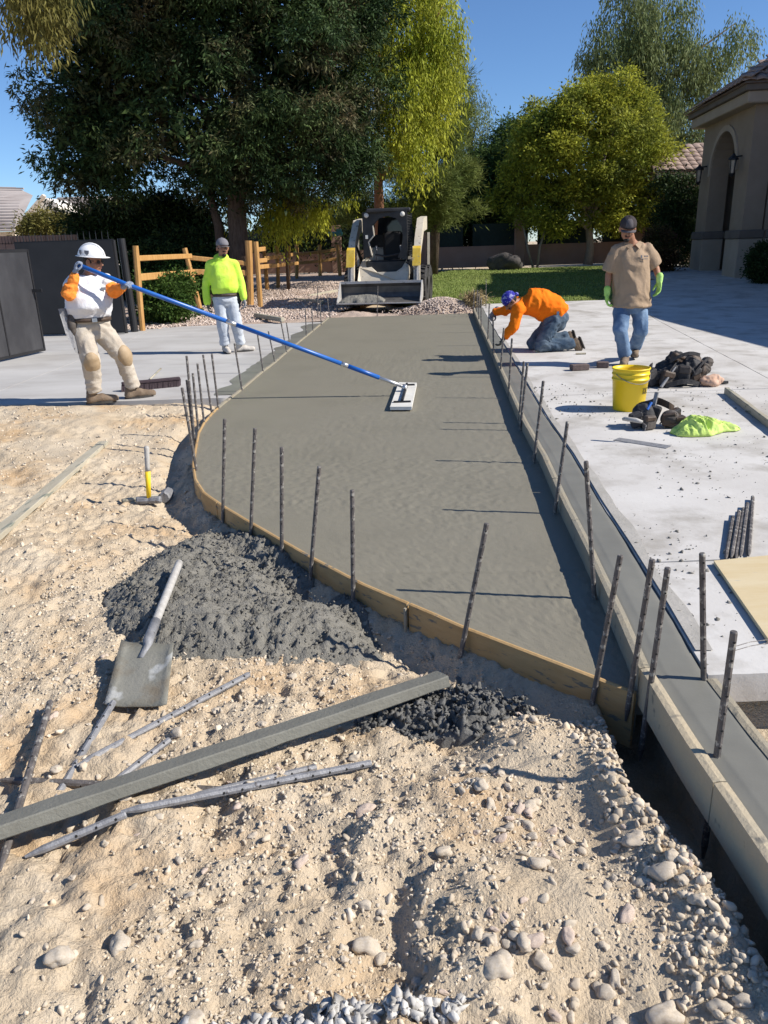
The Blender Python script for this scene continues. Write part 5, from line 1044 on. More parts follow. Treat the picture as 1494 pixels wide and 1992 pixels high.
def tiles(par, p0, ex, up_, nrows, ncols, trim):
    """p0 eave corner, ex along the eave, up_ up the slope"""
    ex, up_ = Vector(ex).normalized(), Vector(up_).normalized(); nz = ex.cross(up_).normalized(); nz = nz if nz.z > 0 else -nz; ex2 = up_.cross(nz)
    rot = Matrix((ex2, up_, nz)).transposed().to_4x4(); W0 = Vector(hs_['_w'])
    for r_ in range(nrows):
        for c_ in range(ncols):
            x = (c_ + .5) * .30; y = r_ * .36
            if not trim(x, y): continue
            o = link('roof_tile', TM, None); o.parent = par; p = Vector(p0) + ex * x + up_ * y + nz * .02
            o.matrix_local = Matrix.Translation(p if par.type == 'MESH' else p - W0) @ rot @ Matrix.Rotation(R(random.uniform(-1.5, 1.5)), 4, 'Z')
slu = (ra - Vector((ra.x, rc[0].y, rz))); sl_len = slu.length
tiles(rm, rc[0], (1, 0, 0), slu, 10, 24, lambda x, y: x > y / sl_len * (ra.x - rc[0].x) + .1 and x < 6.6 - y / sl_len * 2.8)
sll = (ra - Vector((rc[0].x, ra.y, rz))); tiles(rm, rc[0], (0, 1, 0), sll, 10, 20, lambda x, y: x > y / sll.length * 2.75 + .1 and x < 5.5 - y / sll.length * 2.75 - .1)
hipd = (ra - rc[0]); nh = 12
for k in range(nh):
    o = link('hip_tile', TM, None); o.parent = rm; p = rc[0] + hipd * (k / nh) + Vector((0, 0, .07)); a, sd, up = basis(hipd); o.matrix_local = Matrix.Translation(p) @ Matrix((sd, a, up)).transposed().to_4x4() @ Matrix.Scale(1.15, 4)
for k, (y_, z_) in enumerate(((ay0 - .42, 3.3), (ay1 + .42, 3.3))):
    c_ = Vector((X0 - .24 + .096 * (y_ - YA), y_, z_)); lt = thing('wall_lantern', ('dark metal wall lantern on the nearer pier of the entry arch', 'dark metal wall lantern on the farther pier of the entry arch')[k], 'lantern', c_ - Vector((0, 0, .3)))
    MB().lathe(c_, [(.03, .34), (.05, .30), (.14, .22), (.15, .18), (.04, .17)], 8).build('lantern_roof', 'black', lt); MB().lathe(c_, [(.07, -.16), (.10, .17)], 8).build('lantern_glass', 'lamp_glass', lt)
    bb = MB(); [bb.tube([c_ + Vector((.072 * math.cos(a), .072 * math.sin(a), -.17)), c_ + Vector((.105 * math.cos(a), .105 * math.sin(a), .18))], .010, 5) for a in np.arange(4) * math.pi / 2 + .4]; bb.lathe(c_, [(.02, -.26), (.08, -.19), (.08, -.16)], 8); bb.bar(c_ + Vector((0, 0, .25)), c_ + Vector((.24, 0, .28)), .03, .04); bb.build('lantern_frame', 'black', lt)
MB().box((16.4, 20.55, 3.4), (9.6, 4.1, 6.5)).build('added_shade_block', 'stucco', hs_); MB().box((16.4, 20.5, 6.75), (10.2, 4.5, .22)).build('added_shade_block_cap', 'stucco_dark', hs_)  # unseen block and cap, added to shade the tower front and ground beside it
# near wing (runs beside the driveway; casts the big shade) and rear wing
wg = thing('house_wing', 'near wing of the stucco house beside the driveway', 'house wing', (12, 12, .1))
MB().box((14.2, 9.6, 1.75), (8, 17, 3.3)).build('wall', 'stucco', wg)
e0, e1, e2, e3 = Vector((9.25, .4, 3.42)), Vector((18.6, .4, 3.42)), Vector((18.6, 19.0, 3.42)), Vector((9.25, 19.0, 3.42)); r0_, r1_ = Vector((13.9, 5, 4.9)), Vector((13.9, 14.6, 4.9))
MB().add([e0, e1, e2, e3, r0_, r1_], [(0, 1, 4), (1, 2, 5, 4), (2, 3, 5), (3, 0, 4, 5), (0, 3, 2, 1)]).build('roof', 'tile', wg); MB().box((13.9, 9.7, 3.32), (9.2, 18.4, .18)).build('fascia', 'stucco_dark', wg)
rw = thing('house_wing', 'lower rear wing of the stucco house with tiled roof beyond the entry tower', 'house wing', (13.5, 32, .5))
e0 = at(1276, 336, 31.0); zq = e0.z
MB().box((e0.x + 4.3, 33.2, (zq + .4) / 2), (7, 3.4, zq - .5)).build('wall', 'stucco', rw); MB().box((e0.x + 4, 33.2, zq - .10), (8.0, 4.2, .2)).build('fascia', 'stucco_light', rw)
c0 = [Vector((e0.x - .1, 31.0, zq + .02)), Vector((e0.x + 8, 31.0, zq + .02)), Vector((e0.x + 8, 35.4, zq + .02)), Vector((e0.x - .1, 35.4, zq + .02))]; q1_, q2_ = Vector((e0.x + 2.2, 33.2, zq + 1.2)), Vector((e0.x + 6, 33.2, zq + 1.2))
rr_ = MB().add(c0 + [q1_, q2_], [(0, 1, 5, 4), (1, 2, 5), (2, 3, 4, 5), (3, 0, 4), (0, 3, 2, 1)]).build('roof', 'tile', rw)
hs_save = hs_; su = q1_ - Vector((q1_.x, 31.0, zq)); tiles(rr_, c0[0], (1, 0, 0), su, 6, 14, lambda x, y: x > y / su.length * 2.2 + .1)
wn = MB().box((e0.x + 1.9, 31.5, 2.0), (1.0, .08, 1.6), ch=.01).build('window', 'stucco_light', rw); MB().box((e0.x + 1.9, 31.45, 2.0), (.84, .05, 1.44)).build('pane', 'glass', wn)

# ------------------------------------------------------------------ far houses at left
fh = thing('far_house', 'neighbour house with grey tiled roof beyond the wall at far left', 'house', (-24, 44, .6))
A0, A1, A2, A3 = at(-90, 466, 44), at(44, 462, 42.5), at(44, 366, 46), at(-90, 362, 46)
MB().add([at(-120, 452, 42), at(30, 450, 42), at(64, 380, 47), at(30, 364, 49), at(-120, 360, 49)], [(0, 1, 2, 3, 4)]).build('roof', 'far_roof', fh)
ro_ = MB(); p0, p1, p2, p3 = at(-120, 452, 42), at(30, 450, 42), at(48, 364, 49), at(-120, 360, 49)
for k in range(16):
    s_ = k / 16; ro_.bar(p0.lerp(p3, s_) + Vector((0, -.05, .05)), p1.lerp(p2, s_) + Vector((0, -.05, .05)), .12, .09)
ro_.build('tile_rows', 'far_roof', fh)['kind'] = 'stuff'
a, b = at(-120, 453, 42.4), at(27, 451, 42.4); MB().box(((a.x + b.x) / 2, 44.5, a.z / 2), (abs(b.x - a.x), 4, a.z - .1)).build('wall', 'far_wall', fh)
a, b = at(27, 430, 43.5), at(90, 400, 43.5); g_ = MB(); g_.prism([at(27, 475, 43.5), at(130, 475, 43.5), at(112, 396, 43.5), at(84, 384, 43.5), at(30, 440, 43.5)], (0, 3, 0)); g_.build('gable_wall', 'far_white', fh)
wq = MB().box(at(41, 458, 43.4), (.5, .1, .9)).build('window', 'stucco_light', fh); MB().box(at(41, 458, 43.33), (.38, .05, .75)).build('pane', 'glass', wq)
MB().bar(at(28, 447, 43.3), at(86, 380, 43.3), .3, .14).build('fascia', 'far_wall', fh)
f2h = thing('far_house', 'second neighbour house with pale grey roof behind the bushes at left', 'house', (-25, 60, .6))
MB().prism([at(92, 410, 58), at(112, 384, 58), at(185, 384, 58), at(205, 410, 58)], (0, 6, .4)).build('roof', 'far_roof', f2h); a, b = at(96, 411, 58.5), at(200, 411, 58.5); MB().box(((a.x + b.x) / 2, 61, a.z / 2), (abs(b.x - a.x), 5, a.z)).build('wall', 'far_white', f2h)

# ------------------------------------------------------------------ vegetation
def leafmesh(name, C, Ax, L, W_, rng):
    n = len(C); Ax = Ax / (np.linalg.norm(Ax, axis=1)[:, None] + 1e-9); rv = rng.normal(size=(n, 3)); S = np.cross(Ax, rv); S /= np.linalg.norm(S, axis=1)[:, None] + 1e-9
    L = np.broadcast_to(np.asarray(L, float), (n,))[:, None]; W_ = np.broadcast_to(np.asarray(W_, float), (n,))[:, None]
    V = np.stack([C - Ax * L / 2, C + S * W_ / 2 - Ax * L * .08, C + Ax * L / 2, C - S * W_ / 2 - Ax * L * .08], 1).reshape(-1, 3)
    return npmesh(name, V, np.arange(n * 4).reshape(-1, 4))
def inblobs(blobs, n, rng, shell=.6):
    b = np.array([(*c_, *r_) for c_, r_ in blobs], float); wt = (b[:, 3] * b[:, 4] * b[:, 5]) ** .8; k = rng.choice(len(b), n, p=wt / wt.sum())
    d = rng.normal(size=(n, 3)); d /= np.linalg.norm(d, axis=1)[:, None]; r_ = (shell ** 3 + (1 - shell ** 3) * rng.random(n)) ** (1 / 3)
    return b[k, :3] + d * r_[:, None] * b[k, 3:], d
def mids(blobs, n, r0, r1, seed, shell=.7, flat=.75):
    rng = np.random.default_rng(seed); C, D = inblobs(blobs, n, rng, shell); r_ = r0 + (r1 - r0) * rng.random(n)
    return [(tuple(c_), (q_, q_, q_ * flat)) for c_, q_ in zip(C, r_)]
def clumpy(blobs, nc, nl, cr, L, W_, droop, seed, shell=.55, name='crown'):
    rng = np.random.default_rng(seed); C, D = inblobs(blobs, nc, rng, shell); off = rng.normal(size=(nc, nl, 3)) * cr * (.6 + .8 * rng.random((nc, 1, 1))); off[..., 2] *= .75
    P_ = C[:, None, :] + off; A_ = off / cr + rng.normal(size=off.shape) * .8 + D[:, None, :] * .4; A_[..., 2] -= droop; n = nc * nl
    return leafmesh(name, P_.reshape(n, 3), A_.reshape(n, 3), L * (.6 + .8 * rng.random(n)), W_ * (.7 + .6 * rng.random(n)), rng)
def strands(blobs, ns, seg, ln, L, W_, seed, sway=.12, shell=.7, name='crown'):
    rng = np.random.default_rng(seed); C, D = inblobs(blobs, ns, rng, shell); ln_ = ln * (.4 + .9 * rng.random(ns)); t = np.linspace(0, 1, seg)[None, :, None]
    out = np.stack([D[:, 0], D[:, 1], np.zeros(ns)], 1)[:, None, :]; P_ = C[:, None, :] + out * (.25 * ln_[:, None, None] * t) - np.array([0, 0, 1.])[None, None] * (ln_[:, None, None] * t ** 1.3)
    P_ = P_ + rng.normal(size=P_.shape) * sway; A_ = rng.normal(size=P_.shape) * .35 + out * .35; A_[..., 2] -= 1; n = ns * seg
    return leafmesh(name, P_.reshape(n, 3), A_.reshape(n, 3), L * (.6 + .8 * rng.random(n)), W_ * (.7 + .6 * rng.random(n)), rng)
def joinmesh(a, b):
    bm = bmesh.new(); bm.from_mesh(a); bm.from_mesh(b); bm.to_mesh(a); bm.free(); return a
def tree(name, label, base, mesh, lm, trunk, bm_='bark', group=None, cat='tree', extra=None):
    t = thing(name, label, cat, base, group); o = link('crown', mesh, lm, t)
    if trunk:
        mb = MB()
        for pts, rad in trunk: mb.tube(pts, rad, 9)
        mb.build('trunk', bm_, t, True)
    if extra: link(extra[0], extra[1], extra[2], t)
    return t
def limbs(base, top, r, blobs, seed, n=7):
    rd_ = random.Random(seed); base, top = Vector(base), Vector(top); out = [([base, base.lerp(top, .3) + Vector((.06, 0, 0)), base.lerp(top, .65) - Vector((.05, 0, 0)), top], [r * 1.25, r, r * .85, r * .6])]
    for k in range(n):
        c_, rr = rd_.choice(blobs); e = Vector(c_) + Vector((rd_.uniform(-.6, .6) * rr[0], rd_.uniform(-.6, .6) * rr[1], rd_.uniform(-.5, .6) * rr[2])); s_ = base.lerp(top, rd_.uniform(.55, 1)); m_ = s_.lerp(e, .5) + Vector((0, 0, .4))
        out.append(([s_, s_.lerp(m_, .6), m_, e], [r * .5, r * .38, r * .26, r * .07]))
    return out
GT = 'trees around the yard'
# big dark tree
Yt = 22.0
def B3(px, py, dy, rx, ry, rz, Y=Yt): q = at(px, py, Y + dy); return (tuple(q), (rx, ry, rz))
bl = [B3(225, 120, 0, 2.3, 2.4, 2.3), B3(185, 270, -.5, 1.5, 1.8, 1.3), B3(330, 60, 0, 2.8, 2.6, 2.6), B3(370, 240, -1.2, 2.0, 1.8, 1.7), B3(520, 120, 0, 2.3, 2.5, 2.4), B3(560, 270, -.6, 1.7, 1.7, 1.4), B3(640, 130, .8, 1.4, 2.0, 2.3), B3(230, 330, -.3, 1.5, 1.6, .8), B3(440, 340, -.8, 1.5, 1.5, .9), B3(660, 260, .6, 1.0, 1.5, 1.5), B3(400, -90, 0, 4.2, 3.5, 2.4), B3(145, 190, 0, 1.0, 1.4, 1.3), B3(545, 355, -.3, 1.2, 1.3, .6), B3(140, 340, -.3, .9, 1.2, .6)]
tb = G(455, 585); tb = Vector((at(458, 560, 21.5).x, 21.5, float(zf(21.5))))
me = joinmesh(clumpy(mids(bl, 300, .5, .95, 3, .62, .6), 6600, 36, .13, .135, .038, 1.0, 11, .6), clumpy([(c_, (r_[0] * .62, r_[1] * .62, r_[2] * .62)) for c_, r_ in bl], 1500, 14, .3, .22, .085, .6, 12, .1))
tree('ash_tree', 'huge dark green spreading tree filling the upper left', tb, me, 'leaf_dark', limbs(tb, at(462, 250, 21.7), .27, bl, 4, 10) + [([tb + Vector((-.35, .2, 0)), at(425, 440, 21.8), at(395, 330, 21.8)], [.15, .12, .08])], 'bark')
# olive branch hanging into the top left corner, much nearer
bl = [B3(40, 10, 0, .75, .6, .42, 13), B3(85, 45, 0, .38, .4, .33, 13), B3(0, -60, 0, 1.2, .9, .5, 13), B3(95, 15, 0, .3, .3, .35, 13)]
me = strands(bl, 420, 12, .42, .13, .028, 5, .05, .4); tb2 = Vector((-9.6, 13.6, 0)); q = at(40, -30, 13)
tree('olive_branch_tree', 'olive-yellow leafy branch hanging into the top left corner', tb2, me, 'leaf_olive', [([tb2, tb2 + Vector((.3, 0, 3)), Vector((q.x - 1.6, 13.2, q.z + .3)), q], [.2, .16, .09, .03])])
# lime weeping tree behind the loader
Yl = 25.5
bl = [B3(800, 40, 0, 1.6, 1.6, 1.6, Yl), B3(760, -40, 0, 2.0, 2, 1.6, Yl), B3(780, 150, 0, 1.5, 1.5, 1.5, Yl), B3(720, 130, .3, 1.1, 1.4, 1.6, Yl), B3(800, 245, -.2, .8, 1.2, 1.2, Yl), B3(835, 110, 0, .9, 1.2, 1.4, Yl), B3(690, 250, .2, .8, 1.0, 1.0, Yl)]
me = strands(mids(bl, 120, .3, .6, 5, .6), 3600, 14, .95, .14, .04, 21, .07, .5); b_ = at(732, 520, 26.5); b_.z = float(zf(26.5))
tree('weeping_tree', 'yellow-green weeping tree rising behind the loader', b_, me, 'leaf_lime', limbs(b_, at(742, 200, 26), .17, bl, 8, 8), 'bark_red')
bl = [B3(545, 410, 0, .55, .6, .5, 23), B3(460, 395, 0, .25, .3, .4, 22), B3(610, 400, .8, .55, .6, .35, 24), B3(675, 350, 0, .22, .3, .25, 23.5), B3(560, 375, 0, .5, .5, .3, 23)]
me = strands(bl, 620, 12, .75, .13, .038, 23, .07, .3); b_ = Vector((at(560, 540, 24.5).x, 24.5, float(zf(24.5))))
tree('willow_sapling', 'yellow-green drooping sapling hanging over the timber fence', b_, me, 'leaf_lime', [([b_, at(556, 470, 24.2), at(550, 390, 23.4)], [.06, .045, .02])], 'bark')
# pine behind the loader
bl = [B3(835, 330, 0, 1.5, 1.6, 1.3, 29), B3(850, 240, 0, 1.1, 1.2, 1.2, 29), B3(780, 385, 0, 2.0, 1.4, .8, 29), B3(860, 395, 0, 1.3, 1.2, .8, 29), B3(640, 400, 0, 1.4, 1.2, .8, 29), B3(862, 180, 0, .7, .8, .8, 29)]
me = clumpy(mids(bl, 70, .3, .6, 8, .6), 1500, 46, .16, .24, .02, -.5, 31, .35); b_ = Vector((at(842, 530, 30).x, 30, .42))
tree('pine_tree', 'green pine with feathery needles right of the weeping tree', b_, me, 'leaf_pine', limbs(b_, at(850, 220, 29.5), .16, bl, 3, 8), 'bark')
# thin grey-green tree
bl = [B3(915, 230, 0, 1.0, 1, 1.4, 37), B3(940, 300, 0, 1.1, 1, 1.2, 37), B3(890, 170, 0, .8, .8, .7, 37), B3(900, 330, 0, 1.3, 1.2, 1.3, 37)]
me = strands(bl, 900, 10, .7, .15, .035, 41, .16, .3); b_ = Vector((at(915, 520, 37.5).x, 37.5, .52))
tree('eucalyptus_tree', 'airy grey-green tree showing sky between pine and round tree', b_, me, 'leaf_grey', limbs(b_, at(918, 250, 37.2), .12, bl, 6, 8), 'bark')
bl = [B3(920, 390, 0, 1.8, 1.4, 1.3, 36), B3(965, 330, 0, 1.2, 1.2, 1.1, 36), B3(880, 420, 0, 1.6, 1.2, .9, 36), B3(985, 400, 0, 1.5, 1.2, 1.4, 36), B3(1000, 270, .5, .9, .8, .8, 36)]
me = clumpy(bl, 1500, 34, .26, .17, .06, .5, 43, .45); b_ = Vector((at(945, 520, 36.2).x, 36.2, .52))
tree('mesquite_tree', 'fresh green feathery tree low behind the back wall', b_, me, 'leaf_green', limbs(b_, at(945, 380, 36), .12, bl, 5, 6), 'bark')
# round tree
Yr = 33
bl = [B3(1150, 300, 0, 2.7, 2.3, 2.2, Yr), B3(1060, 330, 0, 1.8, 1.7, 1.6, Yr), B3(1240, 310, 0, 1.5, 1.7, 1.6, Yr), B3(1140, 240, 0, 2.3, 1.8, 1.2, Yr), B3(1030, 400, 0, 1.2, 1.3, .9, Yr), B3(1150, 395, -.3, 2.2, 1.8, 1.0, Yr), B3(1235, 390, 0, 1.2, 1.3, .9, Yr), B3(1190, 215, 0, 1.5, 1.3, .9, Yr), B3(1080, 245, 0, 1.2, 1.2, .9, Yr)]
me = clumpy(mids(bl, 230, .25, .8, 6, .78), 3200, 34, .16, .14, .065, .2, 51, .55); b_ = Vector((8.76, 33.0, .49))
tree('round_tree', 'dense round yellow-green tree on a straight trunk above the lawn', b_, me, 'leaf_round', limbs(b_, at(1150, 400, 33), .16, bl, 9, 9), 'bark_pale')
b_ = Vector((at(1045, 522, 31.8).x, 31.8, .46)); bl = [B3(1060, 425, 0, .8, .7, .5, 31.8), B3(1085, 440, 0, .5, .5, .4, 31.8)]
tree('slender_tree', 'slender pale multi-stem sapling by the back wall left of the round tree', b_, clumpy(bl, 160, 26, .18, .13, .05, .4, 53, .3), 'leaf_round', [([b_, at(1050, 480, 31.8), at(1066, 430, 31.8)], [.05, .045, .03]), ([b_ - Vector((.15, 0, 0)), at(1028, 490, 31.8), at(1018, 440, 31.8)], [.06, .05, .03])], 'bark_pale')
# pepper tree far right
Yp = 46
bl = [B3(1200, 90, 0, 2.0, 2, 2.6, Yp), B3(1170, 150, 0, 1.2, 1.5, 1.8, Yp), B3(1265, 60, 0, 2.2, 2, 2.2, Yp), B3(1320, 140, 0, 2.4, 2, 2.4, Yp), B3(1270, 220, 0, 2.0, 2, 1.8, Yp), B3(1405, 90, 0, 1.4, 1.4, 1.9, Yp), B3(1340, 260, 0, 1.8, 1.8, 1.5, Yp), B3(1225, 10, 0, 1.5, 1.5, 1.3, Yp), B3(1340, 330, 0, 1.6, 1.6, 1.2, Yp)]
me = strands(mids(bl, 150, .4, .9, 7, .5), 4200, 12, 1.5, .24, .06, 61, .13, .4); b_ = Vector((at(1245, 500, Yp).x, Yp, .52))
tree('pepper_tree', 'tall airy pepper tree against the sky behind the house', b_, me, 'leaf_grey', limbs(b_, at(1250, 190, Yp), .3, bl, 12, 12), 'bark')
# dark screen of trees right behind the wall, and bushes
GB = 'bushes and shrubs'
def bush(name, label, bl, nc, nl, cr, L, W_, lm, seed, base, dro=.3, shell=.5, trunk=True, cat='bush'):
    me = clumpy(bl, nc, nl, cr, L, W_, dro, seed, shell); tree(name, label, base, me, lm, [([Vector(base), Vector(base) + Vector((.05, 0, .3)), Vector(bl[0][0])], [.04, .035, .015])] if trunk else None, 'bark', None, cat)
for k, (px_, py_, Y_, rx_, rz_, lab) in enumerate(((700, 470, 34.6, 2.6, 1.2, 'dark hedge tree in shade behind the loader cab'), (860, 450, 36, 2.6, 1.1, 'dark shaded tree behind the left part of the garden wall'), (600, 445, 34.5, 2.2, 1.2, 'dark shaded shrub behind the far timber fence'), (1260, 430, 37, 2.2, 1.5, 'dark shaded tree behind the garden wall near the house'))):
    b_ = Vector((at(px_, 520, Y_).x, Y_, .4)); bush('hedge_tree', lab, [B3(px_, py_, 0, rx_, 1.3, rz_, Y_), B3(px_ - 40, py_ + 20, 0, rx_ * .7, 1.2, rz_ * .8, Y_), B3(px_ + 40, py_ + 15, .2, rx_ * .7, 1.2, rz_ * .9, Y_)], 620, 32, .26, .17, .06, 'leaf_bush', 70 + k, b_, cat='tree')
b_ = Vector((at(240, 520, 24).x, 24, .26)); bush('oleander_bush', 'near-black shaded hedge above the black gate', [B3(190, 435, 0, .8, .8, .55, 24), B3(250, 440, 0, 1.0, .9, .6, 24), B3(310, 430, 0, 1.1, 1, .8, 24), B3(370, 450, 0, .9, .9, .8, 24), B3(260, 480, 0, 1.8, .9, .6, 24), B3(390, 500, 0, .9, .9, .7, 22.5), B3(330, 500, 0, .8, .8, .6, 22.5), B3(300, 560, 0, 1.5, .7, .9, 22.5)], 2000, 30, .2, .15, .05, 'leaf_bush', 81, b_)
b_ = Vector((at(250, 460, 34).x, 34, .52)); me = strands([B3(245, 402, 0, 1.3, 1.2, .35, 34), B3(285, 405, 0, .8, 1, .3, 34), B3(200, 408, 0, .7, 1, .3, 34)], 900, 9, .35, .16, .03, 83, .12, .2); tree('palo_verde_tree', 'light green feathery tree top above the dark hedge at left', b_, me, 'leaf_pine', [([b_, at(250, 420, 34)], [.1, .05])], 'bark')
b_ = Vector((at(90, 475, 36).x, 36, .52)); bush('desert_shrub', 'pale olive shrub in front of the neighbour house at left', [B3(95, 437, 0, 1.1, .9, .6, 36), B3(130, 445, 0, .8, .8, .5, 36), B3(65, 450, 0, .6, .7, .4, 36)], 420, 28, .2, .15, .05, 'leaf_olive', 85, b_, cat='shrub')
b_ = G(325, 622); bush('leafy_shrub', 'glossy green shrub under the rails beside the first fence post', [B3(318, 575, .3, .45, .4, .35, 16.8), B3(330, 605, .2, .5, .4, .22, 16.8), B3(300, 600, .3, .35, .35, .3, 16.8), B3(345, 560, .5, .35, .4, .35, 17), B3(290, 560, .6, .3, .35, .3, 17)], 420, 26, .1, .085, .045, 'leaf_shrub', 87, b_, cat='shrub')
b_ = G(410, 600); bush('leafy_shrub', 'smaller green shrub behind the second leaning fence post', [B3(400, 560, .5, .5, .4, .4, 20.5), B3(375, 550, .6, .4, .4, .4, 20.5), B3(350, 540, 1, .5, .4, .5, 20.5)], 260, 26, .12, .09, .045, 'leaf_shrub', 89, b_, cat='shrub')
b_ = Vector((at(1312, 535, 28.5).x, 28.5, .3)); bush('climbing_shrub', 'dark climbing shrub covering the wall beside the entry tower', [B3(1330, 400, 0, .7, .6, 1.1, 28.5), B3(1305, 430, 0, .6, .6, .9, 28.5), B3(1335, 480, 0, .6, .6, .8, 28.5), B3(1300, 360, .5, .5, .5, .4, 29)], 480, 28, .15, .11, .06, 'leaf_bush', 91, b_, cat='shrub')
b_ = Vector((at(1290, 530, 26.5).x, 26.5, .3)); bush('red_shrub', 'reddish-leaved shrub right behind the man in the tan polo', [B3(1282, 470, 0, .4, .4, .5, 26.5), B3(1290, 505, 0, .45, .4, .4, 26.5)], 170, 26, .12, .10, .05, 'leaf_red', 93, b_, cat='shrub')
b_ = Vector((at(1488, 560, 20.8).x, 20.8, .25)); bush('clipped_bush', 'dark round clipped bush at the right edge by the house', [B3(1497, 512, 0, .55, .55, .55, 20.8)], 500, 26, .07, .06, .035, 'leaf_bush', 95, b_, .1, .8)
bd = thing('boulder', 'dark grey boulder on the edge of the lawn below the back wall', 'boulder', (5.0, 31.4, .5)); V, F_ = ico(3, 4, .5, (.6, .5, .42)); o = link('rock', npmesh('rock', V + np.array([at(985, 514, 31.2)]), F_, True), 'boulder', bd)
# grass blades on the lawn, dirt heap and bed stones
rng = np.random.default_rng(5); n = 22000; i = rng.integers(0, 59, n); k = rng.integers(0, 59, n); Xl, Yl_, Zl = LAWN; fx, fy = rng.random(n), rng.random(n)
P0 = np.stack([Xl[i, k] + fx * (Xl[i, k + 1] - Xl[i, k]), Yl_[i, k] + fy * .23, Zl[i, k] + .02], 1); A_ = rng.normal(size=(n, 3)) * .45; A_[:, 2] = 1
o = link('grass', leafmesh('grass', P0, A_, .07, .02, rng), 'grass'); tag(o, 'short green lawn grass', 'grass', kind='stuff')
def mound(name, cx, cy, rx, ry, h, m, label, seed):
    X, Y = np.meshgrid(np.linspace(cx - rx, cx + rx, 70), np.linspace(cy - ry, cy + ry, 60)); r_ = np.hypot((X - cx) / rx, (Y - cy) / ry); Z = zf(Y) - .05 + h * sst(1, .1, r_ + .3 * fbm(X, Y, seed, 2.5, 2)) * (.8 + .6 * fbm(X, Y, seed + 1, 3, 3)) + .03 * fbm(X, Y, seed + 2, 12, 2) * sst(1.0, .7, r_)
    o = grid(name, X, Y, Z, m); return tag(recenter(o), label, 'dirt heap')
mound('dirt_heap', 1.45, 17.65, 1.0, .75, .34, 'bed_gravel', 'brown gravelly dirt heap right of the loader bucket at the slab end', 3)
mound('dirt_heap', -.6, 17.5, 1.1, .5, .10, 'bed_gravel', 'low dirt strip under the left side of the loader bucket', 7)
me = clumpy([((2.15, 17.5, .30), (.22, .18, .12))], 50, 40, .08, .14, .012, .2, 99, .2); o = link('dry_weeds', me, 'straw'); tag(recenter(o), 'tuft of dry brown weeds on the dirt heap at the far end of the curb', 'weeds')
pr_ = [ico(1, k, .25, (1, .8, .65)) for k in range(5)]
n = 9000; px_ = rng.random(n); yy = 16.0 + 12 * rng.random(n) ** 1.4; xb = np.interp(yy, [15.7, 16.2, 17.0, 18, 22, 33], [-4.9, -4.2, -.9, -.9, .6, 2.2]); xx = xb - 5 * px_
o = scatter('bed_stones', [ico(1, k, .25, (1, .8, .65)) for k in range(3)], np.stack([xx, yy, bedz(xx, yy) + .005], 1), .018 + .02 * rng.random(n), 'bed_stone'); tag(o, 'pinkish landscaping gravel on the bed', 'gravel', kind='stuff')
n = 1800; xx = 1.45 + .9 * rng.normal(size=n) * .5; yy = 17.65 + .6 * rng.normal(size=n) * .5; 
o = scatter('heap_stones', pr_[:3], np.stack([xx, yy, zf(yy) + .26 * np.exp(-((xx - 1.45) / .65) ** 2 - ((yy - 17.65) / .5) ** 2) + .01], 1), .012 + .02 * rng.random(n), 'bed_stone'); tag(o, 'stones strewn over the dirt heap', 'gravel', kind='stuff')
# timbers near the bucket
for a, b, lab in (((572, 583), (628, 588), 'landscape timber lying left of the loader bucket'), ((600, 577), (655, 566), 'thin timber edging running toward the loader bucket'), ((497, 613), (550, 622), 'weathered timber at the edge of the gravel bed behind the left driveway')):
    p, q = G(*a, .06), G(*b, .06); MB().bar(p, q, .09, .09, ch=.012).top('timber', 'board_wood', lab, 'timber')

# ------------------------------------------------------------------ loose stones and gravel on the dirt
rng = np.random.default_rng(12)
def ondirt(x, y, up=0.0): return np.stack([x, y, zd(x, y) + up], -1)
def okpos(x, y):
    e = xf(y) - .05; return (x < np.where(y < 2.6, e, 9)) & ((y < 2.25) | (x < xl(y) - .06)) & (y < 8.2)
# fine gravel
n = 52000; y = .95 + 3.2 * rng.random(n) ** 1.7; x = -1.7 + 2.7 * rng.random(n); k = okpos(x, y) & (fbm(x, y, 7, 2.2, 2) + .25 * rng.random(n) > -.03); x, y = x[k], y[k]
o = scatter('fine_gravel', [ico(1, k, .25, (1, .8, .6)) for k in range(4)][:1] + [(np.array(ico(1, k, .8, (1, .75, .6))[0]), ico(1, k)[1]) for k in range(8)], ondirt(x, y, -.0005), .0026 + .0068 * rng.random(len(x)) ** 2.4, 'stone'); tag(o, 'fine gravel spread through the foreground dirt', 'gravel', kind='stuff')
n = 8600; y = 1.0 + 7.1 * rng.random(n) ** 1.15; x = -4.6 + 5.6 * rng.random(n); k = okpos(x, y) & (x > -.62 * y + -.6) & (fbm(x, y, 7, 1.7, 2) + .4 * rng.random(n) > .0); x, y = x[k], y[k]
o = scatter('coarse_gravel', [ico(2, k, .7, (1, .62 + .04 * (k % 5), .45 + .05 * (k % 4))) for k in range(12)], ondirt(x, y, .001), .005 + .011 * rng.random(len(x)) ** 1.6, 'stone'); tag(o, 'coarse gravel and pebbles over the dirt', 'gravel', kind='stuff')
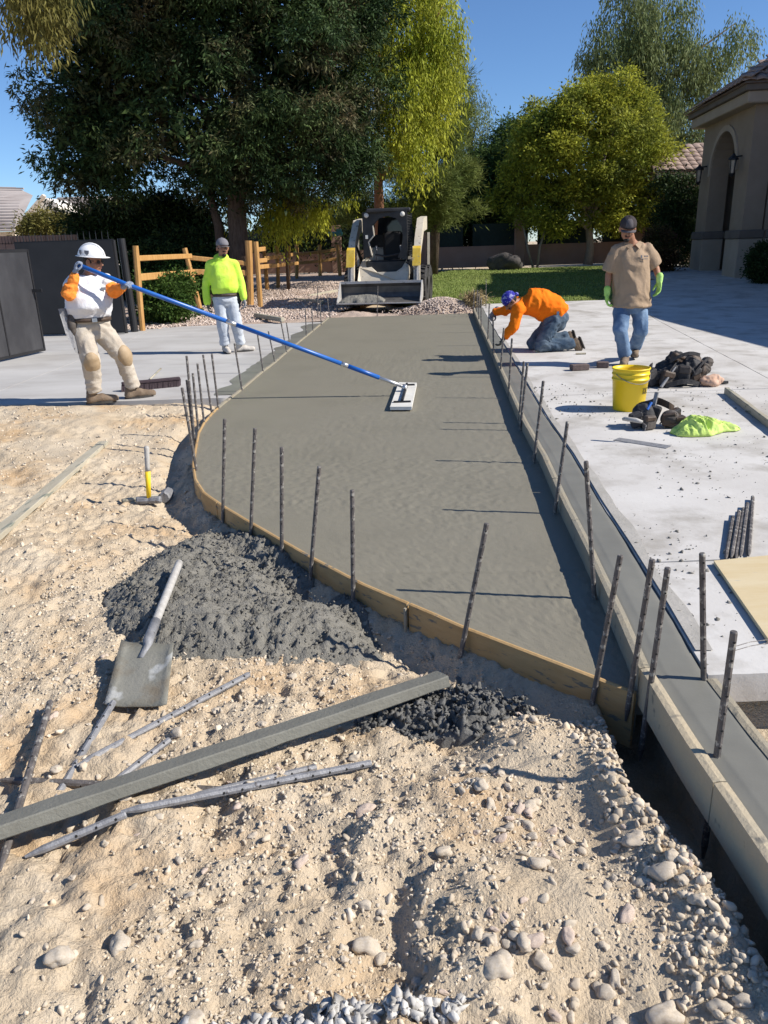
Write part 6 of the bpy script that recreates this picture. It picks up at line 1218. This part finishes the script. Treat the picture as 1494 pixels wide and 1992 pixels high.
# trench side stones
n = 520; y = 1.1 + 1.2 * rng.random(n); x = xf(y) - .06 - .22 * rng.random(n) ** 1.3; o = scatter('trench_gravel', [ico(2, k, .35, (1, .75, .6)) for k in range(6)], ondirt(x, y, .004), .005 + .012 * rng.random(n) ** 1.5, 'stone'); tag(o, 'rounded gravel along the edge of the trench', 'gravel', kind='stuff')
n = 170; x = -.38 + .52 * rng.random(n) + .03 * rng.normal(size=n); y = 1.165 + .045 * rng.random(n) ; V5 = [ico(1, k, 1.1, (1, .8, .65)) for k in range(9)]
o = scatter('white_gravel', V5, ondirt(x, y, .012), .008 + .011 * rng.random(n), 'white_gravel', smooth=False); tag(o, 'crushed white gravel at the bottom edge of the picture', 'gravel', kind='stuff')
PR = []
for k in range(8):
    V, F_ = ico(3, 20 + k, .42, (1, .58 + .08 * (k % 4), .45 + .08 * (k % 3))); me = npmesh('stone', V, F_, True); me.materials.append(MATS['stone_plain' if k % 4 else 'stone_pink']); PR.append(me)
def stone(p, s_, k, label, group=None, rz=0.0, tilt=0.0):
    o = link('stone', PR[k], None); o.location = p; o.scale = (s_, s_, s_); o.rotation_euler = (tilt, random.uniform(-.3, .3), rz); return tag(o, label, 'stone', group)
for (px_, py_, s_, k, rz_, lab) in ((230, 1828, .034, 1, 2.0, 'smooth tan oval stone near the bottom left corner'), (716, 1806, .036, 2, .3, 'wedge-shaped tan stone standing in the hollow at bottom centre'), (965, 1892, .044, 3, 1.7, 'large grey-tan oval cobble at bottom right of centre'), (868, 1652, .026, 5, .5, 'round tan stone on the dirt right of centre'), (1230, 1640, .034, 6, .2, 'pale flat cobble on the slope above the trench'), (1288, 1716, .034, 7, .4, 'tan cobble near the trench edge at lower right'), (585, 1666, .022, 4, .8, 'brown angular stone left of bottom centre'), (1047, 1685, .028, 1, .1, 'pale elongated stone right of the round one'), (710, 1567, .030, 4, .4, 'pinkish flat stone below the screed board'), (120, 1862, .032, 2, .6, 'half-buried pale stone at the far bottom left'), (1355, 1782, .026, 3, .9, 'rounded stone by the trench near the right border'), (1298, 1958, .036, 5, .3, 'dark-shadowed stone at the bottom right'), (1030, 1558, .026, 6, .5, 'pale stone on the mound below the slab corner'), (372, 1968, .040, 6, 1.2, 'large pale stone at the bottom edge left of centre')):
    p = G(px_, py_, -.05); p.z = float(zd(p.x, p.y)) + s_ * .25; stone(p, s_, k, lab, 'loose cobbles in the foreground', rz_, random.uniform(-.4, .4))
cnt = 0
while cnt < 270:
    y = 1.1 + 2.4 * random.random() ** 1.5; x = random.uniform(-1.5, .9); big = cnt < 85
    if big: y = random.uniform(1.1, 2.0); x = random.uniform(.2, .84)
    if not bool(okpos(np.array(x), np.array(y))): continue
    s_ = (.013 if big else .010) + .014 * random.random() ** 2; p = Vector((x, y, float(zd(x, y)) + s_ * .2)); stone(p, s_, random.randrange(8), 'small pale tan stone lying loose on the foreground dirt', 'small loose stones on the dirt', random.uniform(0, 6.3), random.uniform(-.5, .5)); cnt += 1
for o in bpy.data.objects:
    if '_w' in o: del o['_w']
